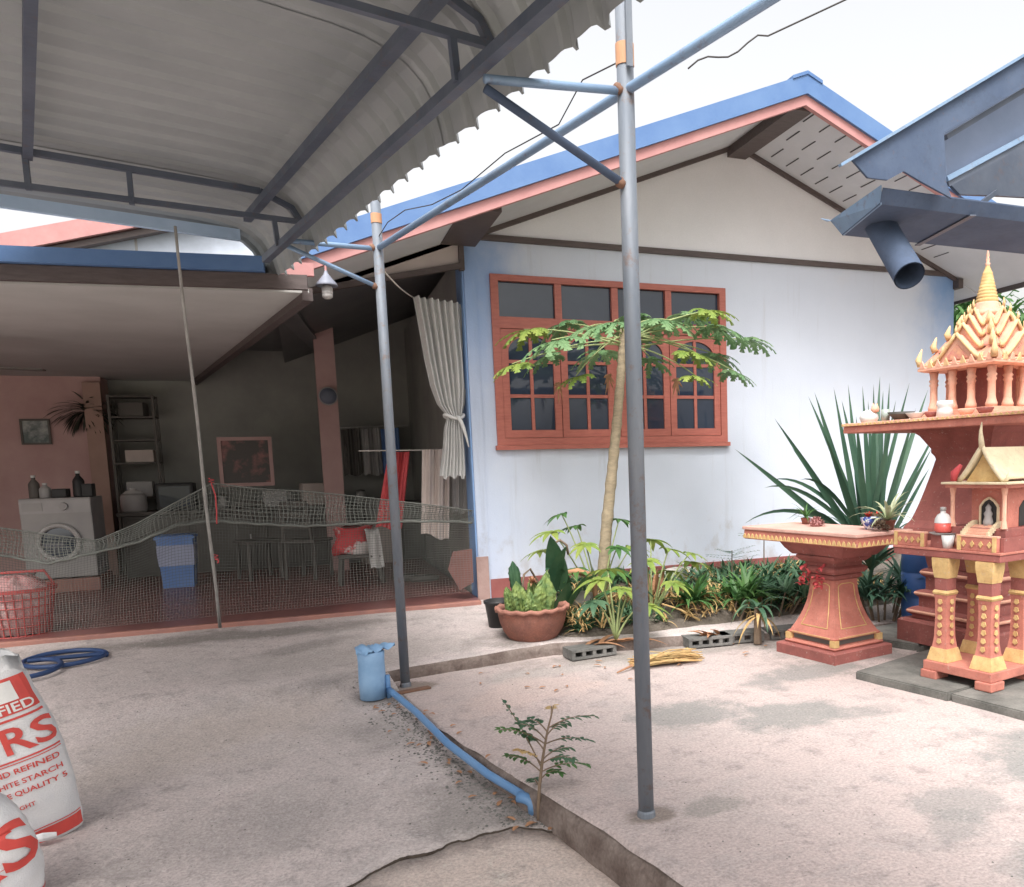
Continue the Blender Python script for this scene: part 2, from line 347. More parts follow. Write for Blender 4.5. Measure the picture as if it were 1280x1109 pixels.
# --- concrete of the yard, with stains, some painted as contact shade under things
def concrete(name, c1, c2, c3, blobs, sc=1.0, gloss=.85, soft=.22):
    m = bpy.data.materials.new(name); m.use_nodes = True; t = m.node_tree; N = t.nodes.new; L = t.links.new
    b = t.nodes['Principled BSDF']; b.inputs['Specular IOR Level'].default_value = .3
    g = N('ShaderNodeNewGeometry'); P = g.outputs['Position']
    def nz(s, d=6, r=.6, dist=0.):
        n = N('ShaderNodeTexNoise'); n.inputs['Scale'].default_value = s*sc; n.inputs['Detail'].default_value = d
        n.inputs['Roughness'].default_value = r; n.inputs['Distortion'].default_value = dist; L(P, n.inputs['Vector']); return n.outputs[0]
    def rng(x, a, c, lo=0., hi=1.):
        r = N('ShaderNodeMapRange'); r.inputs[1].default_value = a; r.inputs[2].default_value = c
        r.inputs[3].default_value = lo; r.inputs[4].default_value = hi; L(x, r.inputs[0]); return r.outputs[0]
    def mixc(f, a, bcol, mode='MIX'):
        x = N('ShaderNodeMix'); x.data_type = 'RGBA'; x.blend_type = mode
        if hasattr(f, 'links'): L(f, x.inputs[0])
        else: x.inputs[0].default_value = f
        for s, i in ((a, 6), (bcol, 7)):
            if hasattr(s, 'links'): L(s, x.inputs[i])
            else: x.inputs[i].default_value = (*s, 1) if len(s) == 3 else s
        return x.outputs[2]
    def mth(op, a, bb):
        x = N('ShaderNodeMath'); x.operation = op
        for s, i in ((a, 0), (bb, 1)):
            if hasattr(s, 'links'): L(s, x.inputs[i])
            else: x.inputs[i].default_value = s
        return x.outputs[0]
    col = mixc(rng(nz(.75, 7, .65, .3), .38, .62), c1, c2)
    col = mixc(rng(nz(2.3, 8, .7, .6), .52, .70, 0, .75), col, c3)
    # dark scuffs and grime, streaky
    col = mixc(rng(nz(5.5, 8, .75, .4), .53, .70, 0, .62), col, tuple(x*.52 for x in c3))
    col = mixc(rng(nz(13, 8, .8, .8), .54, .70, 0, .5), col, tuple(x*.55 for x in c3))
    col = mixc(rng(nz(4, 9, .8, .5), .44, .30, 0, .55), col, tuple(min(.6, x*1.22) for x in c1))
    nd = nz(2.6, 6, .7); nd2 = nz(2.6, 6, .7, 1.0)
    for (cx, cy, rx, ry, ang, bc, amt) in blobs:
        mp = N('ShaderNodeMapping'); mp.vector_type = 'TEXTURE'
        mp.inputs['Location'].default_value = (cx, cy, 0); mp.inputs['Rotation'].default_value = (0, 0, ang); mp.inputs['Scale'].default_value = (rx, ry, 1e3)
        L(P, mp.inputs[0]); ln = N('ShaderNodeVectorMath'); ln.operation = 'LENGTH'; L(mp.outputs[0], ln.inputs[0])
        d = mth('ADD', ln.outputs['Value'], mth('MULTIPLY', mth('SUBTRACT', nd, .5), 2.6))
        d = mth('ADD', d, mth('MULTIPLY', mth('SUBTRACT', nd2, .5), 1.2))
        col = mixc(rng(d, 1.0+soft, 1.0-soft*1.3, 0, amt), col, bc)
    # grit
    col = mixc(1., col, mixc(rng(nz(70, 3), .3, .7), (.78,.78,.78), (1.19,1.19,1.19)), 'MULTIPLY')
    v = N('ShaderNodeTexVoronoi'); v.inputs['Scale'].default_value = 26*sc; L(P, v.inputs['Vector'])
    col = mixc(rng(nz(33, 6, .8), .56, .68, 0, .55), col, tuple(x*.6 for x in c3))
    col = mixc(rng(nz(24, 6, .8, .6), .42, .30, 0, .6), col, tuple(min(.62, x*1.3) for x in c1))
    col = mixc(rng(v.outputs['Distance'], .10, .06, 0, .6), col, tuple(x*.5 for x in c3))
    L(col, b.inputs['Base Color'])
    L(rng(nz(3), .3, .7, gloss-.15, gloss+.1), b.inputs['Roughness'])
    bp = N('ShaderNodeBump'); bp.inputs['Strength'].default_value = .8; bp.inputs['Distance'].default_value = .016
    L(mth('ADD', mth('MULTIPLY', nz(9, 8, .7), 1.), mth('MULTIPLY', nz(60, 4), .5)), bp.inputs['Height']); L(bp.outputs[0], b.inputs['Normal'])
    return m
GR = (.235,.235,.225)
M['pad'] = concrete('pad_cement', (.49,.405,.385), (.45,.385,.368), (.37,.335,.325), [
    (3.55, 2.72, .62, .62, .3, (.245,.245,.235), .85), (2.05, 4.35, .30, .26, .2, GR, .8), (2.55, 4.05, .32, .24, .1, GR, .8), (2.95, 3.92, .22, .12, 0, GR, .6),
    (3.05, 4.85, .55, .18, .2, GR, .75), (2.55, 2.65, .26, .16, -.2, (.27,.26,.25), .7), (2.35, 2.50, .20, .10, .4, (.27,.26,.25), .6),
    (2.45, 1.95, .3, .25, 0, (.26,.255,.245), .7), (1.55, 3.1, .16, .07, .1, (.27,.25,.23), .7), (1.9, 5.8, .9, .16, .1, (.36,.34,.32), .5), (1.28, 3.13, .11, .08, .2, (.20,.165,.14), .8), (.62, 5.84, .14, .09, 0, (.20,.165,.14), .8), (3.72, 5.2, .48, .45, .2, (.25,.235,.22), .8), (2.6, 5.95, 1.2, .22, -.1, (.25,.23,.21), .75), (1.3, 5.3, .5, .3, .3, (.55,.43,.39), .5)])  # dark blobs at post feet and table base: dirt doubling as contact shade
M['yard'] = concrete('yard_cement', (.53,.46,.445), (.48,.425,.41), (.38,.345,.335), [
    (-.35, 4.0, .5, .3, .3, (.30,.275,.265), .5), (.55, 3.85, .36, .2, -1.2, (.25,.23,.215), .65), (.35, 6.6, .9, .35, .1, (.33,.30,.28), .5),
    (-.9, 7.6, 1.6, .18, 0, (.17,.155,.14), .7), (.05, 6.0, .25, .14, .2, (.19,.18,.17), .6), (.3, 5.1, .22, .4, .2, (.28,.255,.24), .5), (-.6, 5.3, .8, .4, .5, (.50,.43,.39), .6), (1.7, 6.6, .42, .30, 0, (.20,.185,.17), .8), (.36, 5.66, .16, .14, 0, (.21,.19,.175), .8), (-.05, 7.0, .5, .12, .3, (.24,.22,.205), .6), (.72, 4.1, .12, .5, .25, (.24,.215,.20), .7)], soft=.40)  # blobs under the pot and pipe sleeve: dirt doubling as contact shade
M['patch'] = concrete('sandy_cement', (.57,.47,.42), (.52,.44,.40), (.43,.38,.35), [])
M['kerbface'] = mat('kerb_face', (.12,.09,.078), (.22,.18,.16), 7., .95, .6, 30, fine=.15)
M['earth'] = mat('bed_earth', (.085,.07,.055), (.14,.12,.10), 9., .95, .7, 25, fine=.15)
M['ground'] = mat('distant_ground', (.20,.17,.14), (.14,.15,.09), .3, .95)

# ================================================================== THE SETTING: ground
def lerp_tab(tab, x):
    if x <= tab[0][0]: return tab[0][1]
    for (a, va), (b, vb) in zip(tab, tab[1:]):
        if x <= b: return va+(vb-va)*(x-a)/(b-a)
    return tab[-1][1]
ZT = [(0,-.26),(2,-.20),(3.5,-.135),(4.8,-.06),(5.6,-.01),(6.1,.085),(6.6,.11),(8.2,.19)]
def fn(x, y, s=1., seed=0.): return noise.noise(Vector((x*s, y*s, seed)))
def zL(x, y): return lerp_tab(ZT, y) + .012*fn(x, y, .9, 3) + .005*fn(x, y, 4, 5)
YE = [(.46,6.06),(.52,5.6),(.63,4.83),(.85,3.92),(1.06,3.07),(1.16,2.53),(1.75,-1.5)]
YB = [(.46,6.06),(.72,6.10),(1.14,6.18),(1.73,6.27),(2.24,6.18),(3.08,6.0),(3.73,5.88),(9,5.6)]
CR = [(-8,-3),(-2,.2),(-1.4,1.6),(-.9,2.45),(-.4,3.02),(.04,3.36),(.27,3.51),(.48,3.58),(.77,3.57),(.97,3.46)]
def Ye(x): return lerp_tab(YE, x)
def Yb(x): return lerp_tab(YB, x) + .03*fn(x, 1.1, 3, 9)
def Ycr(x): return lerp_tab(CR, x) + .07*fn(x, 4.4, 4, 2) + .022*fn(x, .4, 13, 4) + .010*fn(x, .9, 41, 4)
def sheetcols(bm, xs, ylo, yhi, zf, nrow, skirt_lo=0., skirt_hi=0.):
    prev = None
    for x in xs:
        a, b = ylo(x), yhi(x)
        cv = [bm.verts.new((x, a+(b-a)*j/nrow, zf(x, a+(b-a)*j/nrow))) for j in range(nrow+1)]
        if skirt_lo: cv.insert(0, bm.verts.new((x, a+.006, zf(x, a)-skirt_lo)))
        if skirt_hi: cv.append(bm.verts.new((x, b-.004, zf(x, b)-skirt_hi)))
        if prev:
            for p, q, r, s in zip(prev, prev[1:], cv[1:], cv): bm.faces.new((p, s, r, q))
        prev = cv
def frange(a, b, n): return [a+(b-a)*i/n for i in range(n+1)]

bm = BM(); v = [bm.verts.new(p) for p in ((-700,-700,-.45),(700,-700,-.45),(700,700,-.45),(-700,700,-.45))]; bm.faces.new(v)
struct(obj('ground', bm, M['ground']))
bm = BM()
sheetcols(bm, frange(-9,-1.5,30)+frange(-1.5,.46,110)[1:], Ycr, lambda x: 8.2, zL, 60, skirt_lo=.22)
sheetcols(bm, frange(.46,.96,30), Ycr, lambda x: max(Ye(x)+.02, Ycr(x)+.01), zL, 30, skirt_lo=.12)
sheetcols(bm, frange(.44,9,120), Yb, lambda x: 8.2, zL, 24, skirt_lo=.25)
struct(obj('courtyard_floor', bm, M['yard'], smooth=True))
bm = BM()
sheetcols(bm, frange(-8,-1.2,20)+frange(-1.2,1.0,150)[1:]+frange(1.0,1.9,10)[1:], lambda x: -2., lambda x: max(-1.9, Ycr(x)-.010-.010*fn(x,2.2,5,6)), lambda x, y: lerp_tab(ZT, y)-.016+.006*fn(x,y,2,7), 40, skirt_hi=.2)
struct(obj('repaired_floor', bm, M['patch'], smooth=True))
bm = BM()
def zP(x, y): 
    e = abs(y-Ye(x)) if x < 1.75 else 1
    return .004*fn(x, y, 1.5, 1)+.003*fn(x, y, 6, 2) - .025*max(0., 1-e/.09)*(.6+.5*fn(x,y,5,8))
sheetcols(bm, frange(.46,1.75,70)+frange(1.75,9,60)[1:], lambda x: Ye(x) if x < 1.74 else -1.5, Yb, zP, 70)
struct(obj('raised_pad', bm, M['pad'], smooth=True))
# kerb: rough broken edge of the pad
bm = BM(); prev = None
for i in range(241):
    t = i/240; y = 6.06+(-1.5-6.06)*t
    x = None
    for (xa, ya), (xb, yb) in zip(YE, YE[1:]):
        if yb <= y <= ya: x = xa+(xb-xa)*(ya-y)/(ya-yb)
    if x is None: x = 1.75
    cv = [bm.verts.new((x+.03+.01*fn(t*30,0,1,1), y+.01, -.012)), ]
    for k, (dx, dz) in enumerate(((.0,-.02),(-.022,-.05),(-.028,-.12),(-.03,-.3))):
        cv.append(bm.verts.new((x+dx+.02*fn(y,dz*9,6,k), y, dz+.012*fn(y,k,8,5))))
    if prev:
        for p, q, r, s in zip(prev, prev[1:], cv[1:], cv): bm.faces.new((p, q, r, s))
    prev = cv
struct(obj('kerb', bm, M['kerbface'], smooth=True))
def strip(name, xs, yf, z0f, z1, m, dy):
    bm = BM(); prev = None
    for x in xs:
        y = yf(x)+dy
        cv = [bm.verts.new((x, y+.012, z0f(x, y+.012))), bm.verts.new((x, y-.006+.006*fn(x,1,30,2), z0f(x, y)-.012)), bm.verts.new((x, y-.010+.01*fn(x,3,18,2), z0f(x, y)-.05)), bm.verts.new((x, y-.012, z1))]
        if prev:
            for p, q, r, s_ in zip(prev, prev[1:], cv[1:], cv): bm.faces.new((p, q, r, s_))
        prev = cv
    return struct(obj(name, bm, m, smooth=True))
bm = BM(); prev = None
for x in frange(-1.2,.97,260):
    y = Ycr(x)-.004; z_ = zL(x, Ycr(x)); cv = [bm.verts.new((x, y, z_-.003)), bm.verts.new((x, y-.006*(1+fn(x,5,30,1)), z_-.03)), bm.verts.new((x, y-.004, -.4))]
    if prev:
        for p, q, r, s_ in zip(prev, prev[1:], cv[1:], cv): bm.faces.new((p, q, r, s_))
    prev = cv
struct(obj('floor_crack', bm, M['soil'], smooth=True))
strip('rear_kerb', frange(.44,5.2,180), Yb, lambda x, y: zL(x, y)+.004, -.06, M['kerbface'], -.02)
# earth of the planting bed in front of the wall
bm = BM()
def zbed(x, y):
    ex = min(1, max(0, (x-1.75)/.5))*min(1, max(0, (8.0-x)/.5)); ey = min(1, max(0, (y-6.25)/.35))*min(1, max(0, (8.2-y)/.1+.4))
    return zL(x, y) - .03 + ex*ey*(.14+.09*fn(x,y,2.1,3)+.04*fn(x,y,7,5))
sheetcols(bm, frange(1.7,8,90), lambda x: Yb(x)+.1, lambda x: 8.17, zbed, 34)
struct(obj('planting_bed', bm, M['earth'], smooth=True))

# ================================================================== THE HOUSE
YW, YR = 8.2, 6.89           # gable wall plane, rake plane
X0, X1, XA = 1.56, 7.55, 4.53
ZT_, ZAP, PIT = 3.69, 4.89, .40
WX0, WX1, WZ0, WZ1 = 1.80, 4.36, 1.71, 3.355
house = thing('house', 'white single-storey house with blue-edged gable roof and dark open porch', 'house', (X0, YW, .2))
def H(name, bm, m, parent=None, smooth=False): return obj(name, bm, m, parent or house, smooth, wd=True)
# front wall with the window opening
bm = BM()
xs = [X0+.10, WX0+.03, WX1-.03, X1]; zs = [.0, WZ0+.03, WZ1-.03, ZT_]
for i in range(3):
    for j in range(3):
        if i == 1 and j == 1: continue
        for yy in (YW, YW+.14):
            bm.faces.new([bm.verts.new(p) for p in ((xs[i],yy,zs[j]),(xs[i+1],yy,zs[j]),(xs[i+1],yy,zs[j+1]),(xs[i],yy,zs[j+1]))])
ring = [(xs[1],zs[1]),(xs[2],zs[1]),(xs[2],zs[2]),(xs[1],zs[2])]
for (xa, za), (xb, zb) in zip(ring, ring[1:]+ring[:1]):
    bm.faces.new([bm.verts.new(p) for p in ((xa,YW,za),(xb,YW,zb),(xb,YW+.14,zb),(xa,YW+.14,za))])
for xx in (X0+.10, X1): bm.faces.new([bm.verts.new(p) for p in ((xx,YW,0),(xx,YW+.14,0),(xx,YW+.14,ZT_),(xx,YW,ZT_))])
bmesh.ops.remove_doubles(bm, verts=bm.verts, dist=1e-4)
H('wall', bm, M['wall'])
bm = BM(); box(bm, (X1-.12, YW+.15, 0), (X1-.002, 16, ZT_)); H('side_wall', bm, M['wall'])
bm = BM(); box(bm, (X0+.02, YW+.36, 0), (X0+.16, 13.4, 3.6)); H('inner_side_wall', bm, M['inner'])
bm = BM(); box(bm, (X0-.005, YW-.012, .0), (X0+.105, YW+.35, ZT_-.03)); H('corner_column', bm, M['wall'])
bm = BM(); box(bm, (X0-.022, YW+.005, .0), (X0-.006, YW+.34, ZT_-.2)); o = H('column_side', bm, M['bluecol']); o['label'] = 'blue painted side of the corner column'
bm = BM(); box(bm, (X0-.03, YW-.03, .0), (X0+.09, YW-.013, .62)); H('column_foot_board', bm, mat('column_foot', (.42,.30,.27),(.33,.22,.20),6,.8,.2,30))
# dark room behind the window
bm = BM(); box(bm, (X0+.17, YW+1.6, .2), (X1-.13, YW+1.7, 3.7)); H('room_wall', bm, M['inner'])
# gable infill
bm = BM(); prism(bm, [(X0,YW-.004,ZT_+.03),(X1,YW-.004,ZT_+.03),(XA,YW-.004,ZAP+.02)], (0,.12,0)); H('gable_panel', bm, M['gable'])
bm = BM(); box(bm, (X0-.02, YW-.035, ZT_-.028), (X1+.01, YW+.05, ZT_+.028)); H('trim_board', bm, M['brown'])
bm = BM(); box(bm, (X0+.106, YW-.02, .0), (X1+.01, YW-.002, .385)); H('skirting', bm, M['skirt'])
# panel carried on over the porch, tapering to the left
bm = BM(); prism(bm, [(X0-.03,YW-.05,3.41),(X0-.03,YW-.05,3.70),(.10,YW-.05,3.14),(.10,YW-.05,3.06)], (0,.05,0)); H('porch_gable_panel', bm, mat('porch_panel_beige',(.56,.50,.47),(.50,.44,.42),2,.8))
bm = BM(); bar(bm, (.0,YW-.07,3.055), (X0-.03,YW-.07,3.40), .06, .05); H('panel_edge_board', bm, M['brown'])
bm = BM(); box(bm, (X0-.055, YW-.08, 3.36), (X0-.006, YW-.02, 3.80)); H('corner_board', bm, M['brown'])
# roof slopes
def slope(name, m, xa, xb, y0, y1, dz, th, zoff=0., parent=None):
    """slab following the roof pitch between xa and xb, its top dz above the ridge-line plane"""
    bm = BM(); zt = lambda x: ZAP+.09-PIT*abs(x-XA)+dz
    prism(bm, [(xa,y0,zt(xa)-th),(xb,y0,zt(xb)-th),(xb,y0,zt(xb)),(xa,y0,zt(xa))], (0,y1-y0,0)); return H(name, bm, m, parent)
XL, XR = -.12, 7.98
slope('roof_slope', M['roofblue'], XL, XA, YR+.045, 16, 0, .045); slope('roof_slope', M['roofblue'], XA, XR, YR+.045, 16, 0, .045)
slope('rake_cap', M['cap'], XL, XA, YR-.06, YR+.04, .03, .17); slope('rake_cap', M['cap'], XA, XR, YR-.06, YR+.04, .03, .17)
slope('ridge_roll', M['cap'], XA-.16, XA, YR-.07, 16, .055, .03); slope('ridge_roll', M['cap'], XA, XA+.16, YR-.07, 16, .055, .03)
slope('barge_board', M['pink'], XL, XA, YR-.03, YR+.02, -.141, .09); slope('barge_board', M['pink'], XA, XR, YR-.03, YR+.02, -.141, .09)
slope('soffit', M['soffit'], XL+.03, XA, YR+.045, YW-.002, -.10, .02); sr = slope('soffit', M['soffit'], XA, XR-.03, YR+.045, YW-.002, -.10, .02)
slope('soffit_edge_batten', M['brown'], XL+.3, XA, YW-.05, YW-.01, -.121, .045); slope('soffit_edge_batten', M['brown'], XA, X1, YW-.05, YW-.01, -.121, .045)
slope('soffit_edge_batten', M['brown'], XL+.05, XA, YR+.05, YR+.075, -.121, .05)
bm = BM(); box(bm, (XA-.11, YR+.03, ZAP-.17), (XA+.11, YW+.02, ZAP-.05)); H('ridge_beam', bm, M['brown'])
bm = BM(); box(bm, (X0-.22, YR+.08, 3.575), (X0+.10, YW-.09, 3.66)); H('beam_end', bm, M['brown'])
# eave soffit along the right side of the house, with fascia
bm = BM(); prism(bm, [(X1+.02,YW+.001,3.660),(XR-.03,YW+.001,3.492),(XR-.03,YW+.001,3.472),(X1+.02,YW+.001,3.640)], (0,7.5,0)); H('eave_soffit', bm, M['soffit'])
bm = BM(); box(bm, (XR-.025, YR+.05, 3.44), (XR+.02, 15.8, 3.60)); H('eave_fascia', bm, M['brown'])
bm = BM(); box(bm, (X1-.02, YW-.10, 3.52), (X1+.05, 15.5, 3.63)); H('eave_beam', bm, M['brown'])
# vent slits in the gable soffit
sm = None; zs_ = lambda x: ZAP+.09-PIT*abs(x-XA)-.123
for r, yy in enumerate((7.12, 7.52, 7.92)):
    for k in range(13):
        x = XA+.22+k*.185+.06*r
        if sm is None:
            b2 = BM(); bar(b2, (0,-.12,0), (0,.12,0), .012, .006); sm = obj('vent_slit', b2, M['slit'], sr); c = sm
        else: c = dup(sm, sr)
        c.matrix_basis = Matrix.Translation(Vector((x, yy, zs_(x)))-Vector(house.location))

# window: frame > sashes, muntins, panes
bm = BM(); fw = .075; YF = YW-.03
def fr(bm, x0, x1, z0, z1, y0=YF, y1=YW+.07): box(bm, (x0,y0,z0), (x1,y1,z1))
fr(bm, WX0, WX0+fw, WZ0, WZ1); fr(bm, WX1-fw, WX1, WZ0, WZ1)
fr(bm, WX0+fw, WX1-fw, WZ1-.06, WZ1); fr(bm, WX0+fw, WX1-fw, WZ0, WZ0+.07); ZTR = 2.90
fr(bm, WX0+fw, WX1-fw, ZTR-.055, ZTR+.055)
IW_ = WX1-WX0-2*fw; qs = [WX0+fw+IW_*i/4 for i in range(5)]
for i in (1,2,3): fr(bm, qs[i]-.035, qs[i]+.035, ZTR+.055, WZ1-.06, YF+.01)
for i in (2,): fr(bm, qs[i]-.03, qs[i]+.03, WZ0+.07, ZTR-.055, YF+.02)
win = H('window', bm, M['frame'])
bm = BM(); box(bm, (WX0-.02, YW-.055, WZ0-.045), (WX1+.02, YW-.004, WZ0-.002)); H('window_sill', bm, M['frame'], win)
for i in range(4):           # transom panes
    a = qs[i]+(.035 if i else 0); b = qs[i+1]-(.035 if i < 3 else 0)
    bm = BM(); box(bm, (a,YW+.02,ZTR+.055), (b,YW+.026,WZ1-.06)); H('pane', bm, M['glass'], win)
for i in range(4):           # casements
    a = qs[i]+(.032 if i == 2 else .004); b = qs[i+1]-(.032 if i == 1 else .004); z0, z1 = WZ0+.074, ZTR-.059
    bm = BM(); st, rb, rt = .07, .075, .06; ya, yb = YW-.018, YW+.03
    fr(bm, a, a+st, z0, z1, ya, yb); fr(bm, b-st, b, z0, z1, ya, yb); fr(bm, a+st, b-st, z0, z0+rb, ya, yb)
    # arched head
    n = 14; xa, xb = a+st, b-st; rise = .16; zc = z1-rt-rise; r = (xb-xa)/2; cx = (xa+xb)/2
    arc = [(cx+r*math.cos(PI-PI*k/n), zc+rise*math.sin(PI-PI*k/n)*1.0) for k in range(n+1)]
    for (p0, h0), (p1, h1) in zip(arc, arc[1:]):
        prism(bm, [(p0,ya+.002,h0),(p1,ya+.002,h1),(p1,ya+.002,z1),(p0,ya+.002,z1)], (0,yb-ya-.004,0))
    sash = H('sash', bm, M['frame'], win)
    hts = [z0+rb, z0+rb+.335, z0+rb+.67, z1-rt]
    bm = BM(); box(bm, (cx-.016, YW-.012, z0+rb), (cx+.016, YW+.024, z1-rt-.002)); H('muntin', bm, M['frame'], win)
    for zz in hts[1:3]:
        for (u0, u1) in ((xa, cx-.016), (cx+.016, xb)):
            bm = BM(); box(bm, (u0, YW-.010, zz-.016), (u1, YW+.022, zz+.016)); H('muntin', bm, M['frame'], win)
    for k in range(3):
        for (u0, u1) in ((xa, cx-.016), (cx+.016, xb)):
            bm = BM(); zl = hts[k]+(.016 if k else 0); zh = hts[k+1]-(.016 if k < 2 else 0)
            dy = random.uniform(-.0015,.0015); y0 = YW+.004
            prism(bm, [(u0,y0+dy,zl),(u1,y0-dy,zl),(u1,y0-dy*.5,zh),(u0,y0+dy*.6,zh)], (0,.005,0)); H('pane', bm, M['glass'], win)

# ---- porch
FZ = .215
bm = BM(); box(bm, (-9, 8.02, -.1), (X0-.04, 13.6, FZ)); H('porch_floor', bm, M['redfloor'])
bm = BM(); box(bm, (-9, 7.955, -.1), (X0-.04, 8.018, FZ+.004), bev=.012); H('porch_edge', bm, M['edge'])
bm = BM(); box(bm, (-9, 13.3, 0), (X1, 13.42, 4.2)); H('back_wall', bm, M['inner'])
bm = BM(); box(bm, (-9, 12.85, FZ), (-2.33, 13.29, 2.80)); H('pink_wall', bm, M['pinkwall'])
bm = BM(); box(bm, (-2.52, 12.75, FZ), (-2.325, 12.848, 2.72)); H('pink_pilaster', bm, mat('porch_wall_peach',(.44,.29,.24),None,2,.8))
bm = BM(); box(bm, (-9.1, 7.3, 0), (-8.9, 13.6, 3.2)); H('far_side_wall', bm, M['inner'])
# ceiling board left of the long beam
bm = BM(); prism(bm, [(-9,7.66,2.80),(.14,6.70,2.80),(-1.34,13.28,2.80),(-9,13.28,2.80)], (0,0,.03)); H('porch_ceiling', bm, M['ceil'])
bm = BM(); bar(bm, (.13,6.70,2.79), (-1.30,13.27,2.79), .07, .09); H('ceiling_beam', bm, M['brown'])
# porch roof and its eave boards
EA, EB = Vector((-9, 7.55+.0, 0)), Vector((-.14, 6.60, 0))
def eave(name, m, z0, z1, off, th, ea=EA, eb=EB):
    bm = BM(); d = (eb-ea).normalized(); n = Vector((d.y, -d.x, 0))
    n = n if n.y < 0 else -n
    p = ea+n*off; q = eb+n*off
    prism(bm, [(p.x,p.y,z0),(q.x,q.y,z0),(q.x,q.y,z1),(p.x,p.y,z1)], tuple(n*th)); return H(name, bm, m)
eave('eave_cap', M['cap'], 2.905, 3.005, .0, .06); eave('eave_board', M['brown'], 2.80, 2.90, -.05, .05, EA, Vector((.13,6.571,0)))
bm = BM(); prism(bm, [(-9,7.5,2.95),(-.16,6.62,2.95),(-.16,6.62,2.99),(-9,7.5,2.99)], (.62,6.8,.30)); H('porch_roof', bm, M['roofblue'])
bm = BM(); bar(bm, aty(345,335,6.75), aty(392,338,6.75), .05, .09); H('eave_board_end', bm, M['pink'])
# inner pillar
bm = BM(); box(bm, (.25, 11.5, FZ), (.49, 11.72, 3.6)); H('pillar', bm, M['pinkwall'])

# neighbour's house, gable end showing above the porch eave
nb = thing('neighbour_house', 'pale blue neighbouring gable with pink roof edge above the porch eave', 'house', (-3, 18, 0))
g0, g1 = aty(-160,337,18), aty(300,250,18)
bm = BM(); prism(bm, [(g0.x,18.2,0),(g1.x+.2,18.2,0),(g1.x+.2,18.2,g1.z-.05),(g1.x,18.2,g1.z-.05),(g0.x,18.2,g0.z-.05)], (0,6,0)); obj('wall', bm, M['lightgable'], nb, wd=True)
bm = BM(); bar(bm, (g0.x,18,g0.z), (g1.x+.05,18,g1.z), .3, .30); obj('barge_board', bm, M['pink'], nb, wd=True)
bm = BM(); bar(bm, (g0.x,18.05,g0.z-.24), (g1.x,18.05,g1.z-.24), .2, .1); obj('under_board', bm, M['brown'], nb, wd=True)
bm = BM(); prism(bm, [(g0.x,18.2,g0.z+.1),(g1.x,18.2,g1.z+.1),(g1.x,18.2,g1.z-.04),(g0.x,18.2,g0.z-.04)], (0,6.2,0)); obj('roof', bm, M['neighroof'], nb, wd=True)
bm = BM(); p = aty(168,306,18); box(bm, (p.x-.02,18.185,p.z-.6), (p.x+.02,18.199,p.z+.5)); obj('panel_joint', bm, M['grey'], nb, wd=True)

# ================================================================== THE CARPORT (a along the posts towards the camera, b to the left)
CO = atz(507, 858, 0); CE = atz(808, 1020, 0); CL = (CE-CO).length
CA = (CE-CO).normalized(); CB = Vector((CA.y, -CA.x, 0))
def CP(a, b, z): return CO+CA*a+CB*b+Vector((0,0,z))
carport = thing('carport', 'carport with grey corrugated curved roof on two blue-grey steel posts', 'carport', CO)
def K(name, bm, m, parent=None, smooth=False): return obj(name, bm, m, parent or carport, smooth, wd=True)
for a, wd_, nm in ((0., .032, 'far'), (CL, .033, 'near')):
    bm = BM(); tube(bm, [CP(a,0,.0), CP(a,0,3.45)], wd_, 20); post = K('post', bm, M['pipegrey'], smooth=False)
    for p in post.data.polygons: p.use_smooth = len(p.vertices) == 4
    bm = BM(); tube(bm, [CP(a,0,3.02), CP(a,0,3.10)] if a else [CP(a,0,3.10), CP(a,0,3.16)], wd_+.003, 20); K('orange_band', bm, M['orange'], post)
    bm = BM(); tube(bm, [CP(a,0,-.01), CP(a,0,.022), CP(a,0,.03)], [wd_+.007, wd_+.005, wd_+.001], 20); K('foot_collar', bm, M['pipegrey'], post)
    if a:
        bm = BM(); box(bm, (-.012,-.055,3.0), (.012,-.042,3.24), Matrix.Translation(CP(a,0,0))); K('back_strip', bm, M['pipegrey'], post)
# tie beam along the posts, running on past the near post
bm = BM(); tube(bm, [CP(-.05,0,2.945), CP(CL+2.6,0,2.92)], .019, 12); K('tie_beam', bm, M['lightsteel'], smooth=True)
for a, dn in ((0., (2.91, 2.70)), (CL, (2.84, 2.52))):
    bm = BM(); tube(bm, [CP(a,0,2.94 if a == 0 else 2.93), CP(a,.60,2.915 if a == 0 else 2.83)], .0155, 10); K('bracket_arm', bm, M['lightsteel'], smooth=True)
    bm = BM(); tube(bm, [CP(a,.03,2.70 if a == 0 else 2.585), CP(a,.60,2.895 if a == 0 else 2.80)], .014 if a == 0 else .0165, 10); K('bracket_brace', bm, M['lightsteel'] if a == 0 else M['gutter'], smooth=True)
for a, zz in ((0., 2.945), (0., 2.70), (CL, 2.93), (CL, 2.585)):
    bm = BM(); bmesh.ops.create_icosphere(bm, subdivisions=2, radius=.022)
    for v_ in bm.verts: v_.co *= 1+.35*noise.noise(v_.co*60)
    bm.transform(Matrix.Translation(CP(a, .036, zz))); K('weld_bead', bm, M['plate'], smooth=True)
# purlins along the carport
for b, z, wdt in ((.60,2.885,.042),(.69,3.13,.046),(1.82,3.17,.042),(2.75,3.17,.042)):
    bm = BM(); bar(bm, CP(-.42 if b < 1 else 0.,b,z), CP(7.,b,z), wdt); K('purlin', bm, M['darksteel'])
